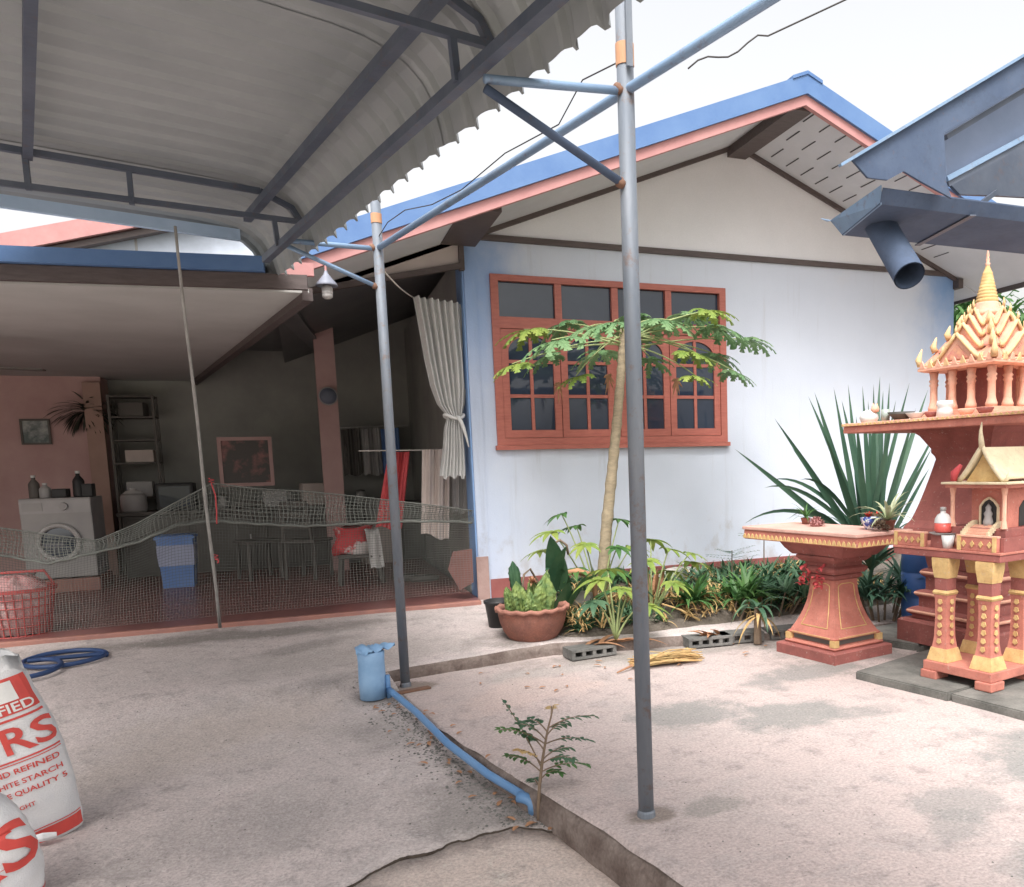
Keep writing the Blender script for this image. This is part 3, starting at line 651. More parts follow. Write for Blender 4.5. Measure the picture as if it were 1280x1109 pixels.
# cross trusses
for a in (0., 2.62, 5.2):
    bm = BM(); bar(bm, CP(a,.47,3.04), CP(a,3.6,2.99), .028); K('truss_bottom_chord', bm, M['darksteel'])
    bm = BM(); bar(bm, CP(a,.70,3.185), CP(a,3.6,3.205), .032); K('truss_top_chord', bm, M['darksteel'])
    bm = BM(); bar(bm, CP(a,.70,3.185), CP(a,.52,3.115), .030); bar(bm, CP(a,.525,3.12), CP(a,.47,3.03), .030); K('truss_curve', bm, M['darksteel'])
    for b in (1.37, 1.83, 2.4, 3.0):
        bm = BM(); bar(bm, CP(a,b,3.0), CP(a,b,3.2), .026); K('truss_strut', bm, M['darksteel'])
    bm = BM(); bar(bm, CP(a,.62,2.88), CP(a,.63,3.03), .026); K('truss_strut', bm, M['darksteel'])
# edge beam under the sheets' far end, skylight painted in as paler blue
bm = BM(); bar(bm, CP(-1.0,.62,3.165), CP(-1.0,3.6,3.205), .04, .075); K('edge_beam', bm, M['skylit_edge'])
# corrugated sheets with a bull-nosed eave
prof = [(3.9,3.285),(3.2,3.278),(2.5,3.272),(1.8,3.265),(1.2,3.258),(.86,3.25),(.74,3.238),(.64,3.212),(.56,3.17),(.50,3.115),(.462,3.05),(.44,2.98),(.428,2.93),(.42,2.885)]
def rib(a):
    p = (a/.19) % 1.0
    return .030 if p < .20 else (.030*(1-(p-.20)/.12) if p < .32 else (0. if p < .88 else .030*(p-.88)/.12))
na = 380; aa0, aa1 = -1.22, 6.3; nsheet = 7
per = (aa1-aa0)/nsheet
for s in range(nsheet):
    bm = BM(); prev = None; a_lo = aa0+per*s; n_ = 64
    for i in range(n_+1):
        a = a_lo+(per+.03)*i/n_; h = rib(a)+.004*s % .008
        cv = []
        for k, (b, z) in enumerate(prof):
            k0, k1 = max(k-1, 0), min(k+1, len(prof)-1)
            tb, tz = prof[k1][0]-prof[k0][0], prof[k1][1]-prof[k0][1]; l = math.hypot(tb, tz)
            nb_, nz_ = tz/l, -tb/l
            lip = .012*fn(a, 0, 9, 3)+(.02 if (a/.19) % 1 < .3 else 0) if k == len(prof)-1 else 0
            cv.append(bm.verts.new(CP(a, b+nb_*h, z+nz_*h-lip)))
        if prev:
            for p, q, r, s_ in zip(prev, prev[1:], cv[1:], cv): bm.faces.new((p, q, r, s_))
        prev = cv
    K('roof_sheet', bm, M['sheet'])

# ================================================================== THE AWNING ON THE RIGHT: gutter, downpipe, barge plate
aw = thing('awning', 'blue-grey metal awning edge with box gutter and stub downpipe', 'awning', (3.2, 3.4, 2.4))
def A(name, bm, m, parent=None, smooth=False): return obj(name, bm, m, parent or aw, smooth, wd=True)
yb0, yb1 = 3.14, 3.624; xl = 2.46
def troughx(y): return xl+(y-yb0)*.30
bm = BM(); th = .006
sec = [(yb0-.03, 2.675), (yb0, 2.62), (yb1, 2.62), (yb1+.05, 2.70)]       # open trough section
for (ya, za), (yb, zb) in zip(sec, sec[1:]):
    prism(bm, [(troughx(ya),ya,za),(troughx(yb),yb,zb),(6.5,yb,zb-.02),(6.5,ya,za-.02)], (0,0,th))
gt = A('gutter', bm, M['gutter'])
bm = BM(); prism(bm, [(troughx(yb0)+.004,yb0,2.618),(troughx(yb1)+.004,yb1,2.618),(troughx(yb1)-.03,yb1+.06,2.705),(troughx(yb0)-.02,yb0-.03,2.69)], (.006,0,0)); A('gutter_end', bm, M['lightsteel'], gt)  # lit end face: its brightness is put in by the lighter steel colour
bm = BM(); prism(bm, [(troughx(yb1)-.03,yb1+.05,2.70),(troughx(yb1)-.02,yb1+.10,2.71),(troughx(yb1)-.07,yb1+.08,2.715)], (0,0,.004)); A('gutter_tab', bm, M['lightsteel'], gt)
bm = BM(); bar(bm, (2.98,yb0-.02,2.612), (3.10,yb1+.02,2.612), .03, .006); A('gutter_seam', bm, M['darksteel'], gt)
p0 = Vector((2.70, 3.44, 2.625)); p1 = Vector((2.645, 3.16, 2.325))
pa = (p1-p0).normalized()
bm = BM(); tube(bm, [p0-pa*.03, p1], .072, 28, cap=False); tube(bm, [p1, p0], .066, 28, cap=False)
r1 = [v_ for v_ in bm.verts]
dp = A('downpipe', bm, M['gutter'], smooth=True)
# barge plate and roof behind it
poly = [(1050,207),(1278,70),(1330,39),(1330,80),(1180,166),(1183,228),(1190,248),(1150,226),(1130,214),(1110,225),(1085,222),(1066,200)]
pp = [aty(u, v_, 3.05) for u, v_ in poly]
bm = BM(); prism(bm, pp, (0,.012,0)); A('barge_plate', bm, M['gutter'])
bm = BM(); bar(bm, aty(1050,207,3.04), aty(1330,39,3.04), .02, .012); A('barge_rim', bm, M['lightsteel'])
bm = BM(); prism(bm, [aty(u, v_, 3.16) for u, v_ in ((1168,172),(1345,68),(1345,150),(1182,226))], (.0,.012,.0)); A('awning_underside', bm, M['gutter2'])
for (ua, va, ub, vb, yy, m_) in ((1183,224,1340,140,3.13,'lightsteel'),(1184,231,1340,148,3.14,'darksteel'),(1182,172,1345,74,3.10,'darksteel')):
    bm = BM(); bar(bm, aty(ua,va,yy), aty(ub,vb,yy), .022, .022); A('awning_rail', bm, M[m_])
bm = BM(); prism(bm, [aty(u, v_, 3.5) for u, v_ in ((1184,226),(1345,148),(1345,250),(1250,245),(1200,243))], (0,.02,0)); A('awning_flap', bm, M['darksteel'])
bm = BM(); bar(bm, aty(1245,240,3.5), aty(1204,272,3.45), .022, .022); A('gutter_hanger', bm, M['darksteel'])

# ================================================================== THINGS IN AND BEFORE THE PORCH
def bez(p0, p1, p2, n): return [p0*(1-t)**2+p1*2*t*(1-t)+p2*t*t for t in [i/n for i in range(n+1)]]

# bamboo pole that props the net
pb, ptp = aty(275,784,7.88), aty(219,283,6.15)
bm = BM(); pts = [pb.lerp(ptp, i/14)+Vector((.003*math.sin(i*.9),0,0)) for i in range(15)]
tube(bm, pts, [.013-.0003*i+.0015*(i % 3 == 0) for i in range(15)], 9)
pole = place('bamboo_pole', bm, M['bamboo'], pb, 'thin grey bamboo pole standing upright at the porch edge', 'pole', smooth=True)
for (u0, v0, u1, v1) in ((264,604,271,655),(269,699,272,704)):
    bm = BM(); q0, q1 = aty(u0,v0,7.83), aty(u1,v1,7.83)
    tube(bm, [q0+Vector((.0,0,0)), q0.lerp(q1,.3)+Vector((.02,-.01,0)), q0.lerp(q1,.7)+Vector((.012,-.01,0)), q1], .006, 6)
    tube(bm, [q0+Vector((.02*math.cos(t),-.0+.02*math.sin(t)+.03,.004*t)) for t in [k*.5 for k in range(22)]], .0035, 5)
    obj('red_tie', bm, M['red'], pole, smooth=True, wd=True)

# net hung across the porch: fine lower sheet and a folded band along its top
TOPL = [(-60,655),(0,660),(60,668),(120,690-14),(170,655),(220,628),(266,604),(320,611),(380,614),(440,620),(500,627),(560,634),(600,640)]
BOTL = [(-60,690),(0,694),(60,705),(120,691),(170,679),(220,657),(266,651),(320,655),(380,658),(440,655),(500,652),(560,652),(600,654)]
def tl(tab, u): return lerp_tab(tab, u)
def netY(u, k): return 7.94+.05*math.sin(u*.021+k*2.)+.03*math.sin(u*.055)
def strand(bm, pts, wd_):
    """flat ribbon facing -Y"""
    prev = None
    for i, p in enumerate(pts):
        t = (pts[min(i+1,len(pts)-1)]-pts[max(i-1,0)]).normalized(); s_ = t.cross(Vector((0,1,0))).normalized()*wd_/2
        cv = (bm.verts.new(p-s_), bm.verts.new(p+s_))
        if prev: bm.faces.new((prev[0], prev[1], cv[1], cv[0]))
        prev = cv
net = thing('porch_net', 'grey fishing net hung across the porch opening with a folded upper band', 'net', (-.5, 7.94, FZ))
def floor_v(u): return 800-(u-0)*(58/600.)-4
def grid_net(name, f0, f1, du, nrow, w_, y_off, segs=5):
    bm = BM(); u = -50.
    def P(u, t):
        v = f0(u)+(f1(u)-f0(u))*t; sway = 5*math.sin(u*.05+t*3)
        return aty(u+sway*t*(1-t)*2, v, netY(u, t)+y_off)
    while u < 592:
        strand(bm, [P(u, k/segs) for k in range(segs+1)], w_); u += du
    for r in range(nrow+1):
        strand(bm, [P(-50+642*k/60., r/nrow) for k in range(61)], w_)
    return stuff(obj(name, bm, M['net'], net, wd=True, recalc=False))
grid_net('net_band', lambda u: tl(TOPL,u), lambda u: tl(BOTL,u), 4.8, 9, .0045, 0)
grid_net('net_band_fold', lambda u: tl(TOPL,u)+1.5, lambda u: tl(BOTL,u)-3, 6.6, 6, .003, .03)
grid_net('net_sheet', lambda u: tl(BOTL,u)-2, floor_v, 3.8, 32, .0022, .02, 8)
bm = BM(); tube(bm, [aty(u, tl(BOTL,u), netY(u,1)-.005)+Vector((0,0,.004*math.sin(u))) for u in range(-50,596,8)], .011, 6); obj('foot_rope', bm, M['net'], net, smooth=True, wd=True)
bm = BM(); tube(bm, [aty(u, tl(TOPL,u), netY(u,0)-.005) for u in range(-50,596,8)], .006, 6); obj('head_rope', bm, M['net'], net, smooth=True, wd=True)

# curtain tied back beside the corner column
bm = BM(); sects = [(3.13,1.085,1.545,.05),(3.02,1.10,1.54,.055),(2.8,1.13,1.545,.06),(2.55,1.16,1.55,.06),(2.3,1.20,1.545,.05),(2.12,1.255,1.52,.04),(2.02,1.33,1.49,.022),(1.98,1.335,1.485,.022),(1.9,1.31,1.49,.03),(1.7,1.285,1.50,.035),(1.5,1.25,1.50,.035),(1.41,1.235,1.495,.03)]
rows = []; n = 66
for z_, xa, xb, amp in sects:
    rows.append([bm.verts.new((xa+(xb-xa)*k/n, 8.30+amp*(math.sin(k/n*PI*15+.4*math.sin(z_*3))+.4*math.sin(k/n*PI*6+z_)), z_+.02*math.sin(k*.3)*(1 if z_ in (1.41,) else 0) - (.045*k/n if z_ > 3.1 else 0))) for k in range(n+1)])
for a, b in zip(rows, rows[1:]):
    for k in range(n): bm.faces.new((a[k], a[k+1], b[k+1], b[k]))
ct = place('curtain', bm, M['curtain'], (1.35,8.3,1.4), 'white curtain knotted at the middle beside the blue column', 'curtain', smooth=True)
bm = BM(); tube(bm, [Vector((1.41+.095*math.cos(t),8.30+.05*math.sin(t),2.0+.02*math.sin(t*2+1))) for t in [k*2*PI/16 for k in range(17)]], .017, 7); obj('tie_band', bm, M['curtain'], ct, smooth=True, wd=True)
bm = BM(); tube(bm, [(1.42+.02*k,8.25-.01*k,2.0-.012*k*k) for k in range(6)], [.014,.02,.02,.018,.014,.006], 7); obj('knot_tail', bm, M['curtain'], ct, smooth=True, wd=True)
bm = BM(); s0 = CP(0,0.02,2.86); s1 = Vector((1.085,8.30,3.12)); tube(bm, bez(s0, (s0+s1)/2+Vector((0,0,-.06)), s1, 10), .006, 6)
place('string', bm, M['string'], s0, 'pale string from the far carport post to the curtain', 'string', smooth=True)
def cloth(name, corners, m, loc, label, cat, folds=5, amp=.03, yy=8.6):
    bm = BM(); tlc, trc, brc, blc = [Vector(c) for c in corners]; n = 28; mrows = 12; rows = []
    for j in range(mrows+1):
        s = j/mrows; rows.append([bm.verts.new((tlc.lerp(trc,k/n)).lerp(blc.lerp(brc,k/n), s)+Vector((0,amp*(math.sin(k/n*PI*folds+s)+.5*math.sin(k/n*PI*2.3*folds+2)), .02*math.sin(k/n*7)*(s > .95)))) for k in range(n+1)])
    for a, b in zip(rows, rows[1:]):
        for k in range(n): bm.faces.new((a[k], a[k+1], b[k+1], b[k]))
    return place(name, bm, M[m], loc, label, cat, smooth=True)
cloth('towel', (aty(528,562,8.7), aty(562,562,8.7), aty(561,674,8.7), aty(527,668,8.7)), 'beige', aty(545,670,8.7), 'beige towel hanging in the porch below the white curtain', 'towel')
cloth('red_cloth', (aty(486,565,9.), aty(512,565,9.), aty(503,662,9.), aty(470,660,9.)), 'red', aty(490,662,9.), 'red cloth hanging in the porch behind the far carport post', 'cloth', 4, .05)
bm = BM(); p_, q_ = Vector((.55,8.98,1.70)), Vector((X0+.02,8.74,1.69)); tube(bm, [p_, q_, ], .006, 6)
place('clothes_line', bm, M['string'], p_, 'thin clothes line in the porch holding the red cloth and beige towel', 'line')
cloth('grey_cloth', (aty(566,560,8.75), aty(582,558,8.75), aty(583,640,8.75), aty(566,642,8.75)), 'grey', aty(575,642,8.75), 'grey cloth hanging behind the blue column edge', 'cloth', 3, .02)

# hanging lamp under the porch eave
lc = aty(408,350,6.8); lamp = thing('porch_lamp', 'grey cone-shaded lamp with ribbed bulb hanging under the porch eave', 'lamp', lc)
bm = BM(); lathe(bm, [(.015,.10),(.02,.08),(.03,.06),(.06,.02),(.11,-.04),(.120,-.065),(.116,-.068),(.05,.0),(.0,.02)], 28); obj('shade', bm, mat('lamp_shade_grey',(.24,.26,.32),None,4,.5), lamp, smooth=True)
bm = BM(); lathe(bm, [(.0,-.05),(.045,-.06),(.06,-.09),(.06,-.12),(.055,-.124),(.06,-.128),(.06,-.155),(.055,-.159),(.058,-.163),(.056,-.19),(.03,-.21),(0,-.212)], 20); obj('bulb', bm, M['grey'], lamp, smooth=True)
bm = BM(); tube(bm, [(0,0,.09),(.0,0,.20)], .012, 8); obj('stem', bm, M['pink'], lamp)

lamp.scale = (.66,.66,.66)
# washing machine on a low plinth
wx, wy, wz = -2.585, 11.2, .37
wm_ = thing('washing_machine', 'grey-white front loading washing machine against the pink wall', 'washing machine', (wx, wy, FZ))
bm = BM(); box(bm, (-.34,.0,.165), (.34,.62,1.07), bev=.015); obj('cabinet', bm, M['grey'], wm_)
bm = BM(); box(bm, (-.36,-.03,0), (.36,.66,.15), bev=.01); obj('plinth', bm, M['edge'], wm_)
bm = BM(); box(bm, (-.335,-.012,.90), (.335,-.002,1.045)); fp = obj('control_panel', bm, mat('panel_light',(.46,.45,.45),None,3,.4), wm_)
bm = BM(); box(bm, (-.31,-.018,.93), (-.12,-.013,1.02)); obj('drawer', bm, M['grey'], fp)
bm = BM(); lathe(bm, [(0,0),(.045,0),(.04,.03),(0,.032)], 16); bm.transform(Matrix.Translation((.08,-.013,.975)) @ Matrix.Rotation(PI/2,4,'X')); obj('knob', bm, M['grey'], fp)
bm = BM(); lathe(bm, [(.165,0),(.215,0),(.222,.02),(.205,.04),(.17,.035),(.165,.0)], 36); bm.transform(Matrix.Translation((0,-.004,.57)) @ Matrix.Rotation(PI/2,4,'X')); dr = obj('door_ring', bm, mat('ring_grey',(.52,.51,.50),None,3,.35), wm_, smooth=True)
bm = BM(); lathe(bm, [(0,.018),(.09,.016),(.168,.004)], 30); bm.transform(Matrix.Translation((0,-.004,.57)) @ Matrix.Rotation(PI/2,4,'X')); obj('door_glass', bm, M['glass'], dr, smooth=True)
def bottle(loc, h, r, m, label, cap='white', grp='bottles on the washing machine', name='bottle', neck=.35):
    t = thing(name, label, 'bottle', loc, 0, grp)
    bm = BM(); lathe(bm, [(0,0),(r,.0),(r*1.02,h*.05),(r,h*.6),(r*.85,h*.68),(r*neck,h*.82),(r*neck,h*.92),(0,h*.92)], 16); obj('body', bm, m, t, smooth=True)
    bm = BM(); lathe(bm, [(0,h),(r*neck*1.15,h),(r*neck*1.2,h*.9),(0,h*.895)], 14); obj('cap', bm, M[cap], t)
    return t
zt = FZ+1.07
bottle((wx+.20,wy+.2,zt), .30, .06, M['black'], 'black bottle with white cap at the right on the washing machine')
bottle((wx-.24,wy+.25,zt), .26, .055, M['darkwood'], 'dark brown bottle at the left on the washing machine')
bottle((wx-.13,wy+.22,zt), .17, .06, M['grey'], 'squat grey bottle second from the left on the washing machine')
for x_, h_, w_ , lb in ((.02,.10,.14,'low dark box in the middle on the washing machine'),(.29,.15,.10,'dark upright box at the right end on the washing machine')):
    bm = BM(); box(bm, (wx+x_-w_/2,wy+.12,zt), (wx+x_+w_/2,wy+.32,zt+h_), bev=.01); place('box', bm, M['black'], (wx+x_,wy+.2,zt), lb, 'box', 'boxes on the washing machine')
# pictures on the pink wall
def picture(u0, v0, u1, v1, Y, m1, m2, label):
    a, b = aty(u0,v1,Y), aty(u1,v0,Y); t = thing('picture_frame', label, 'picture', ((a.x+b.x)/2, Y, a.z), 0, 'pictures in the porch')
    w_, h_ = (b.x-a.x)/2, b.z-a.z; bm = BM(); f = min(w_,h_)*.14
    box(bm, (-w_,-.03,0), (-w_+f,0,h_)); box(bm, (w_-f,-.03,0), (w_,0,h_)); box(bm, (-w_+f,-.03,0), (w_-f,0,f)); box(bm, (-w_+f,-.03,h_-f), (w_-f,0,h_)); obj('frame', bm, m1, t)
    bm = BM(); box(bm, (-w_+f,-.012,f), (w_-f,-.004,h_-f)); obj('print', bm, m2, t)
picture(28,524,62,556,12.84, M['darkwood'], mat('print_grey',(.10,.13,.13),(.42,.44,.42),3.5,.4,lo=.45,hi=.6), 'small dark framed picture hanging on the pink porch wall')
picture(276,546,339,609,12.2, M['pinkwall'], mat('print_red',(.09,.08,.075),(.34,.15,.14),3.2,.5,lo=.50,hi=.62), 'large pink framed red picture standing at the back of the porch')
# wreath of dry leaves on the pink wall
bm = BM(); c = aty(108,515,12.83)
for k in range(170):
    a = random.uniform(0,2*PI); r = random.uniform(0,.28)
    blade(bm, c+Vector((r*math.cos(a)*1.1,-.02,r*math.sin(a)*.6-.0)), (math.cos(a)*.8,random.uniform(-.5,-.1),math.sin(a)*.5-.4), .2, .045, .4, 3)
place('dried_bouquet', bm, leafmat('dry_dark_leaf',(.05,.055,.04),(.09,.09,.07),5,.1), c, 'dark dried leafy bouquet hung on the pink porch wall', 'bouquet', recalc=False)
# dark furniture at the back
cb = thing('cabinet', 'long dark cabinet along the back of the porch', 'cabinet', (-.6,12.3,FZ))
bm = BM(); box(bm, (-1.55,0,0), (2.3,.55,.78), bev=.01); obj('body', bm, M['darkwood'], cb)
bm = BM(); box(bm, (-1.6,-.04,.785), (2.35,.6,.83), bev=.006); obj('top', bm, M['darkwood'], cb)
for k in range(5):
    bm = BM(); box(bm, (-1.5+k*.76,-.022,.06), (-.80+k*.76,-.002,.74), bev=.006); d_ = obj('door', bm, M['darkwood'], cb)
    bm = BM(); box(bm, (-.86+k*.76,-.04,.38), (-.84+k*.76,-.024,.48)); obj('handle', bm, M['grey'], d_)
sf = thing('shelf_rack', 'narrow dark metal shelf rack beside the pink porch wall', 'shelf', (-2.0,12.75,FZ))
for sx in (-.25,.25):
    for sy in (0,.3):
        bm = BM(); box(bm, (sx-.015,sy-.015,0), (sx+.015,sy+.015,2.35)); obj('upright', bm, M['darkwood'], sf)
for zz in (.5,1.0,1.45,1.75,2.05,2.32):
    bm = BM(); box(bm, (-.26,-.02,zz), (.26,.32,zz+.02)); obj('shelf', bm, M['darkwood'], sf)
tvs = thing('television', 'black boxy television on the dark cabinet by the shelf rack', 'television', (-1.55,12.4,FZ+.83))
bm = BM(); box(bm, (-.22,0,0), (.22,.35,.36), bev=.02); obj('case', bm, M['black'], tvs); bm = BM(); box(bm, (-.18,-.008,.05), (.18,-.002,.32)); obj('screen', bm, M['glass'], tvs)
rc = thing('rice_cooker', 'white rice cooker on the dark cabinet left of the television', 'rice cooker', (-2.02,12.42,FZ+.83))
bm = BM(); lathe(bm, [(0,0),(.13,0),(.15,.03),(.15,.2),(.13,.235),(.0,.24)], 24); obj('body', bm, M['grey'], rc, smooth=True)
bm = BM(); lathe(bm, [(.12,.242),(.08,.275),(.03,.285),(.03,.31),(0,.312)], 20); obj('lid', bm, M['white'], rc, smooth=True)
for k, (x_, h_, r_) in enumerate(((-1.0,.16,.06),(-.2,.2,.05),(.75,.16,.07),(1.1,.22,.05))):
    lb = ['short grey jar on the cabinet just right of the television','slim grey jar on the cabinet behind the bamboo pole','wide grey jar on the cabinet near the pink pillar','tall grey jar at the right of the cabinet'][k]
    t = thing('jar', lb, 'jar', (x_,12.5,FZ+.83), 0, 'jars on the dark cabinet')
    bm = BM(); lathe(bm, [(0,0),(r_,0),(r_*1.1,h_*.5),(r_*.8,h_*.9),(r_*.8,h_),(0,h_)], 14); obj('body', bm, M['grey'], t, smooth=True)
    bm = BM(); lathe(bm, [(0,h_+.03),(r_*.85,h_+.025),(r_*.88,h_+.002),(0,h_+.001)], 14); obj('lid', bm, M['darkwood'], t)
# clock on the pillar
ck = thing('wall_fan', 'small round blue-grey wall fan on the pink pillar', 'fan', (.375,11.46,2.45))
bm = BM(); lathe(bm, [(0,0),(.07,0),(.10,.02),(.105,.05),(.10,.07),(.04,.085),(0,.085)], 24); bm.transform(Matrix.Rotation(PI/2,4,'X')); obj('cage', bm, mat('fan_blue_grey',(.16,.18,.24),None,4,.5), ck, smooth=True)
bm = BM(); lathe(bm, [(.10,.04),(.115,.04),(.115,.065),(.10,.065),(.10,.04)], 28); bm.transform(Matrix.Rotation(PI/2,4,'X')); obj('rim', bm, M['grey'], ck, smooth=True)
# ceiling fan blade at the left
cf = thing('ceiling_fan', 'dark ceiling fan under the porch ceiling at far left', 'fan', (-2.75,9.2,2.5))
bm = BM(); lathe(bm, [(0,-.1),(.09,-.08),(.11,0),(.08,.06),(.02,.08),(.018,.29)], 16); obj('motor', bm, M['darkwood'], cf, smooth=True)
for k in range(3):
    a = k*2*PI/3+.35; bm = BM(); d = Vector((math.cos(a),math.sin(a),0)); n_ = Vector((-d.y,d.x,0))
    prism(bm, [d*.1-n_*.03, d*.62-n_*.07, d*.66, d*.62+n_*.05, d*.1+n_*.03], (0,0,.012)); obj('blade', bm, M['darkwood'], cf)
# more household clutter in the dim back of the porch
for k, (x_, y_, z_, w_, d_, h_, m_, lb) in enumerate((( .95,12.2,0,.5,.4,.55,'beige','cardboard carton on the floor at the back right of the porch'),( .95,12.25,.555,.4,.35,.35,'darkwood','dark carton on top of the cardboard one in the porch'),(-.35,12.5,.83,.30,.25,.22,'grey','grey box on the cabinet under the red picture'),( .15,12.5,.83,.36,.3,.30,'beige','tan box on the cabinet near the pillar'),(-2.0,12.9,1.02,.3,.2,.2,'grey','grey box on the lower shelf of the rack'),(-1.95,12.9,1.475,.34,.2,.16,'beige','tan box on the middle shelf of the rack'),(-2.0,12.9,2.075,.3,.2,.18,'darkwood','dark box on the upper shelf of the rack'))):
    bm = BM(); box(bm, (-w_/2,-d_/2,0), (w_/2,d_/2,h_), Matrix.Translation((x_,y_,FZ+z_)) @ Matrix.Rotation(random.uniform(-.2,.2),4,'Z'), bev=.008); place('carton', bm, M[m_], (x_,y_,FZ+z_), lb, 'box', 'boxes at the back of the porch')
def chair(loc, rz, label):
    t = thing('chair', label, 'chair', loc, rz, 'dark chairs in the porch')
    for sx in (-1,1):
        for sy in (-1,1):
            bm = BM(); bar(bm, (sx*.19,sy*.19,0), (sx*.18,sy*.18,.44), .035); obj('leg', bm, M['darkwood'], t)
        bm = BM(); bar(bm, (sx*.18,.19,.48), (sx*.17,.24,.92), .035); obj('back_post', bm, M['darkwood'], t)
    bm = BM(); box(bm, (-.22,-.22,.44), (.22,.22,.478), bev=.008); obj('seat', bm, M['darkwood'], t)
    for z_ in (.62,.75,.88):
        bm = BM(); box(bm, (-.165,.205+.06*(z_-.5),z_), (.165,.225+.06*(z_-.5),z_+.07)); obj('back_slat', bm, M['darkwood'], t)
chair((-.55,11.2,FZ), .4, 'dark slatted chair in the porch behind the bamboo pole'); chair((.0,10.9,FZ), 2.6, 'dark slatted chair in the porch left of the pink pillar')
for k, (x_, m_, lb) in enumerate(((.70,'darkwood','dark shirt hanging at the back of the porch'),(.98,'grey','grey shirt hanging at the back of the porch'),(1.25,'bluebin','blue shirt hanging at the back of the porch'))):
    cloth('shirt', ((x_-.14,12.9,2.1),(x_+.12,12.9,2.12),(x_+.13,12.9,1.45),(x_-.13,12.9,1.42)), m_, (x_,12.9,1.42), lb, 'shirt', 4, .03)
bm = BM(); tube(bm, [(.45,12.9,2.13),(1.5,12.9,2.15)], .012, 6); place('clothes_rail', bm, M['grey'], (.45,12.9,2.13), 'thin rail holding three shirts at the back of the porch', 'rail')
# blue bin
bn = thing('blue_bin', 'blue square plastic bin with pale band on the porch floor', 'bin', (-1.40,11.0,FZ)); bn.scale = (.95,.95,.85)
bm = BM(); sqloft(bm, [(.165,0),(.195,.66)], cap=True); obj('body', bm, M['bluebin'], bn)
bm = BM(); sqloft(bm, [(.189,.30),(.199,.58)], cap=True); obj('band', bm, M['bluepale'], bn)
bm = BM(); sqloft(bm, [(.215,.662),(.215,.69),(.19,.71)], cap=True); obj('lid', bm, M['bluebin'], bn)
# stool with red bag and white towel
stl = thing('stool', 'dark low stool in the porch under the red and white bag', 'stool', (.55,10.05,FZ))
bm = BM(); box(bm, (-.24,-.2,.30), (.24,.2,.34), bev=.01); obj('seat', bm, M['darkwood'], stl)
for sx in (-1,1):
    for sy in (-1,1):
        bm = BM(); bar(bm, (sx*.2,sy*.16,.30), (sx*.23,sy*.19,0), .035); obj('leg', bm, M['darkwood'], stl)
bm = BM(); rows = []; n = 24
for j in range(9):
    t = j/8; rr = .22*(1-.12*t+.1*math.sin(t*7)); rows.append([bm.verts.new((rr*math.cos(2*PI*k/n)*(1+.10*math.sin(k*1.7+j)), .7*rr*math.sin(2*PI*k/n)*(1+.08*math.cos(k*2.3+j)), .345+.30*t+.02*math.sin(k*.9+j))) for k in range(n)])
for a, b in zip(rows, rows[1:]):
    for k in range(n): bm.faces.new((a[k], a[(k+1)%n], b[(k+1)%n], b[k]))
bm.faces.new(rows[-1]); bm.faces.new(rows[0][::-1]); bm.transform(Matrix.Translation((.50,10.05,FZ)))
bg_ = place('red_bag', bm, mat('red_white_print',(.60,.06,.07),(.72,.66,.64),2.4,.8,.2,30,lo=.53,hi=.57), (.50,10.05,FZ+.345), 'red and white printed bag on the stool in the porch', 'bag', smooth=True)
bm = BM(); rows = []
for j in range(10):
    t = j/9; z_ = FZ+.62-.55*max(0,t-.2); y_ = 10.05-.22*min(1,t*4)-.02*math.sin(t*5)
    rows.append([bm.verts.new((.60+.15*k/8+.05*t, y_-.012*math.sin(k*1.3+t*4), z_+.01*math.sin(k))) for k in range(9)])
for a, b in zip(rows, rows[1:]):
    for k in range(8): bm.faces.new((a[k], a[k+1], b[k+1], b[k]))
place('white_towel', bm, M['curtain'], (.68,9.85,FZ+.1), 'white towel draped over the red bag in the porch', 'towel', smooth=True)
for k, (x_, y_) in enumerate(((1.05,9.9),(1.22,9.75))):
    bm = BM(); lathe(bm, [(0,0),(.10,0),(.115,.05),(.05,.075),(0,.08)], 14); bm.transform(Matrix.Translation((x_,y_,FZ)) @ Matrix.Diagonal((1.5,.7,1,1)))
    place('sandal', bm, M['darkwood'], (x_,y_,FZ), ['dark sandal on the porch floor nearer the far post','dark sandal on the porch floor nearer the column'][k], 'sandal', 'sandals on the porch floor', smooth=True)
# brown board leaning at the column
bm = BM(); q = [aty(566,690,8.12), aty(590,686,8.08), aty(592,728,8.08), aty(575,738,8.1), aty(560,712,8.12)]
prism(bm, q, (0,.02,0)); place('brown_board', bm, M['trim'], aty(575,738,8.1), 'brown board leaning in the porch corner by the blue column', 'board')
# basket with white netted contents at the left edge
bk = thing('pink_basket', 'red plastic laundry basket full of white washing at the porch edge', 'basket', atz(28,792,FZ))
bm = BM(); nb_ = 26
for k in range(nb_):
    a = 2*PI*k/nb_; tube(bm, [(.20*math.cos(a),.20*math.sin(a),0),(.255*math.cos(a),.255*math.sin(a),.38)], .006, 5)
for z_, r_ in ((.0,.20),(.08,.213),(.16,.225),(.24,.236),(.31,.247)):
    tube(bm, [(r_*math.cos(2*PI*k/24),r_*math.sin(2*PI*k/24),z_) for k in range(25)], .006, 5, cap=False)
lathe(bm, [(.25,.36),(.275,.365),(.275,.395),(.25,.392),(.25,.36)], 28); obj('cage', bm, M['redpl'], bk)
bm = BM(); lathe(bm, [(0,.005),(.19,.005),(.235,.30),(.2,.40),(.1,.47),(0,.50)], 22, wob=lambda k, r, z: .03*math.sin(k*2.1+z*9)); obj('washing', bm, mat('washing_pinkwhite',(.62,.46,.45),(.55,.22,.22),5,.9,.3,30), bk, smooth=True)
bm = BM(); tube(bm, [(.27,0,.38),(.2,.0,.52),(-.2,0,.52),(-.27,0,.38)], .012, 8); obj('handle', bm, M['redpl'], bk, smooth=True)
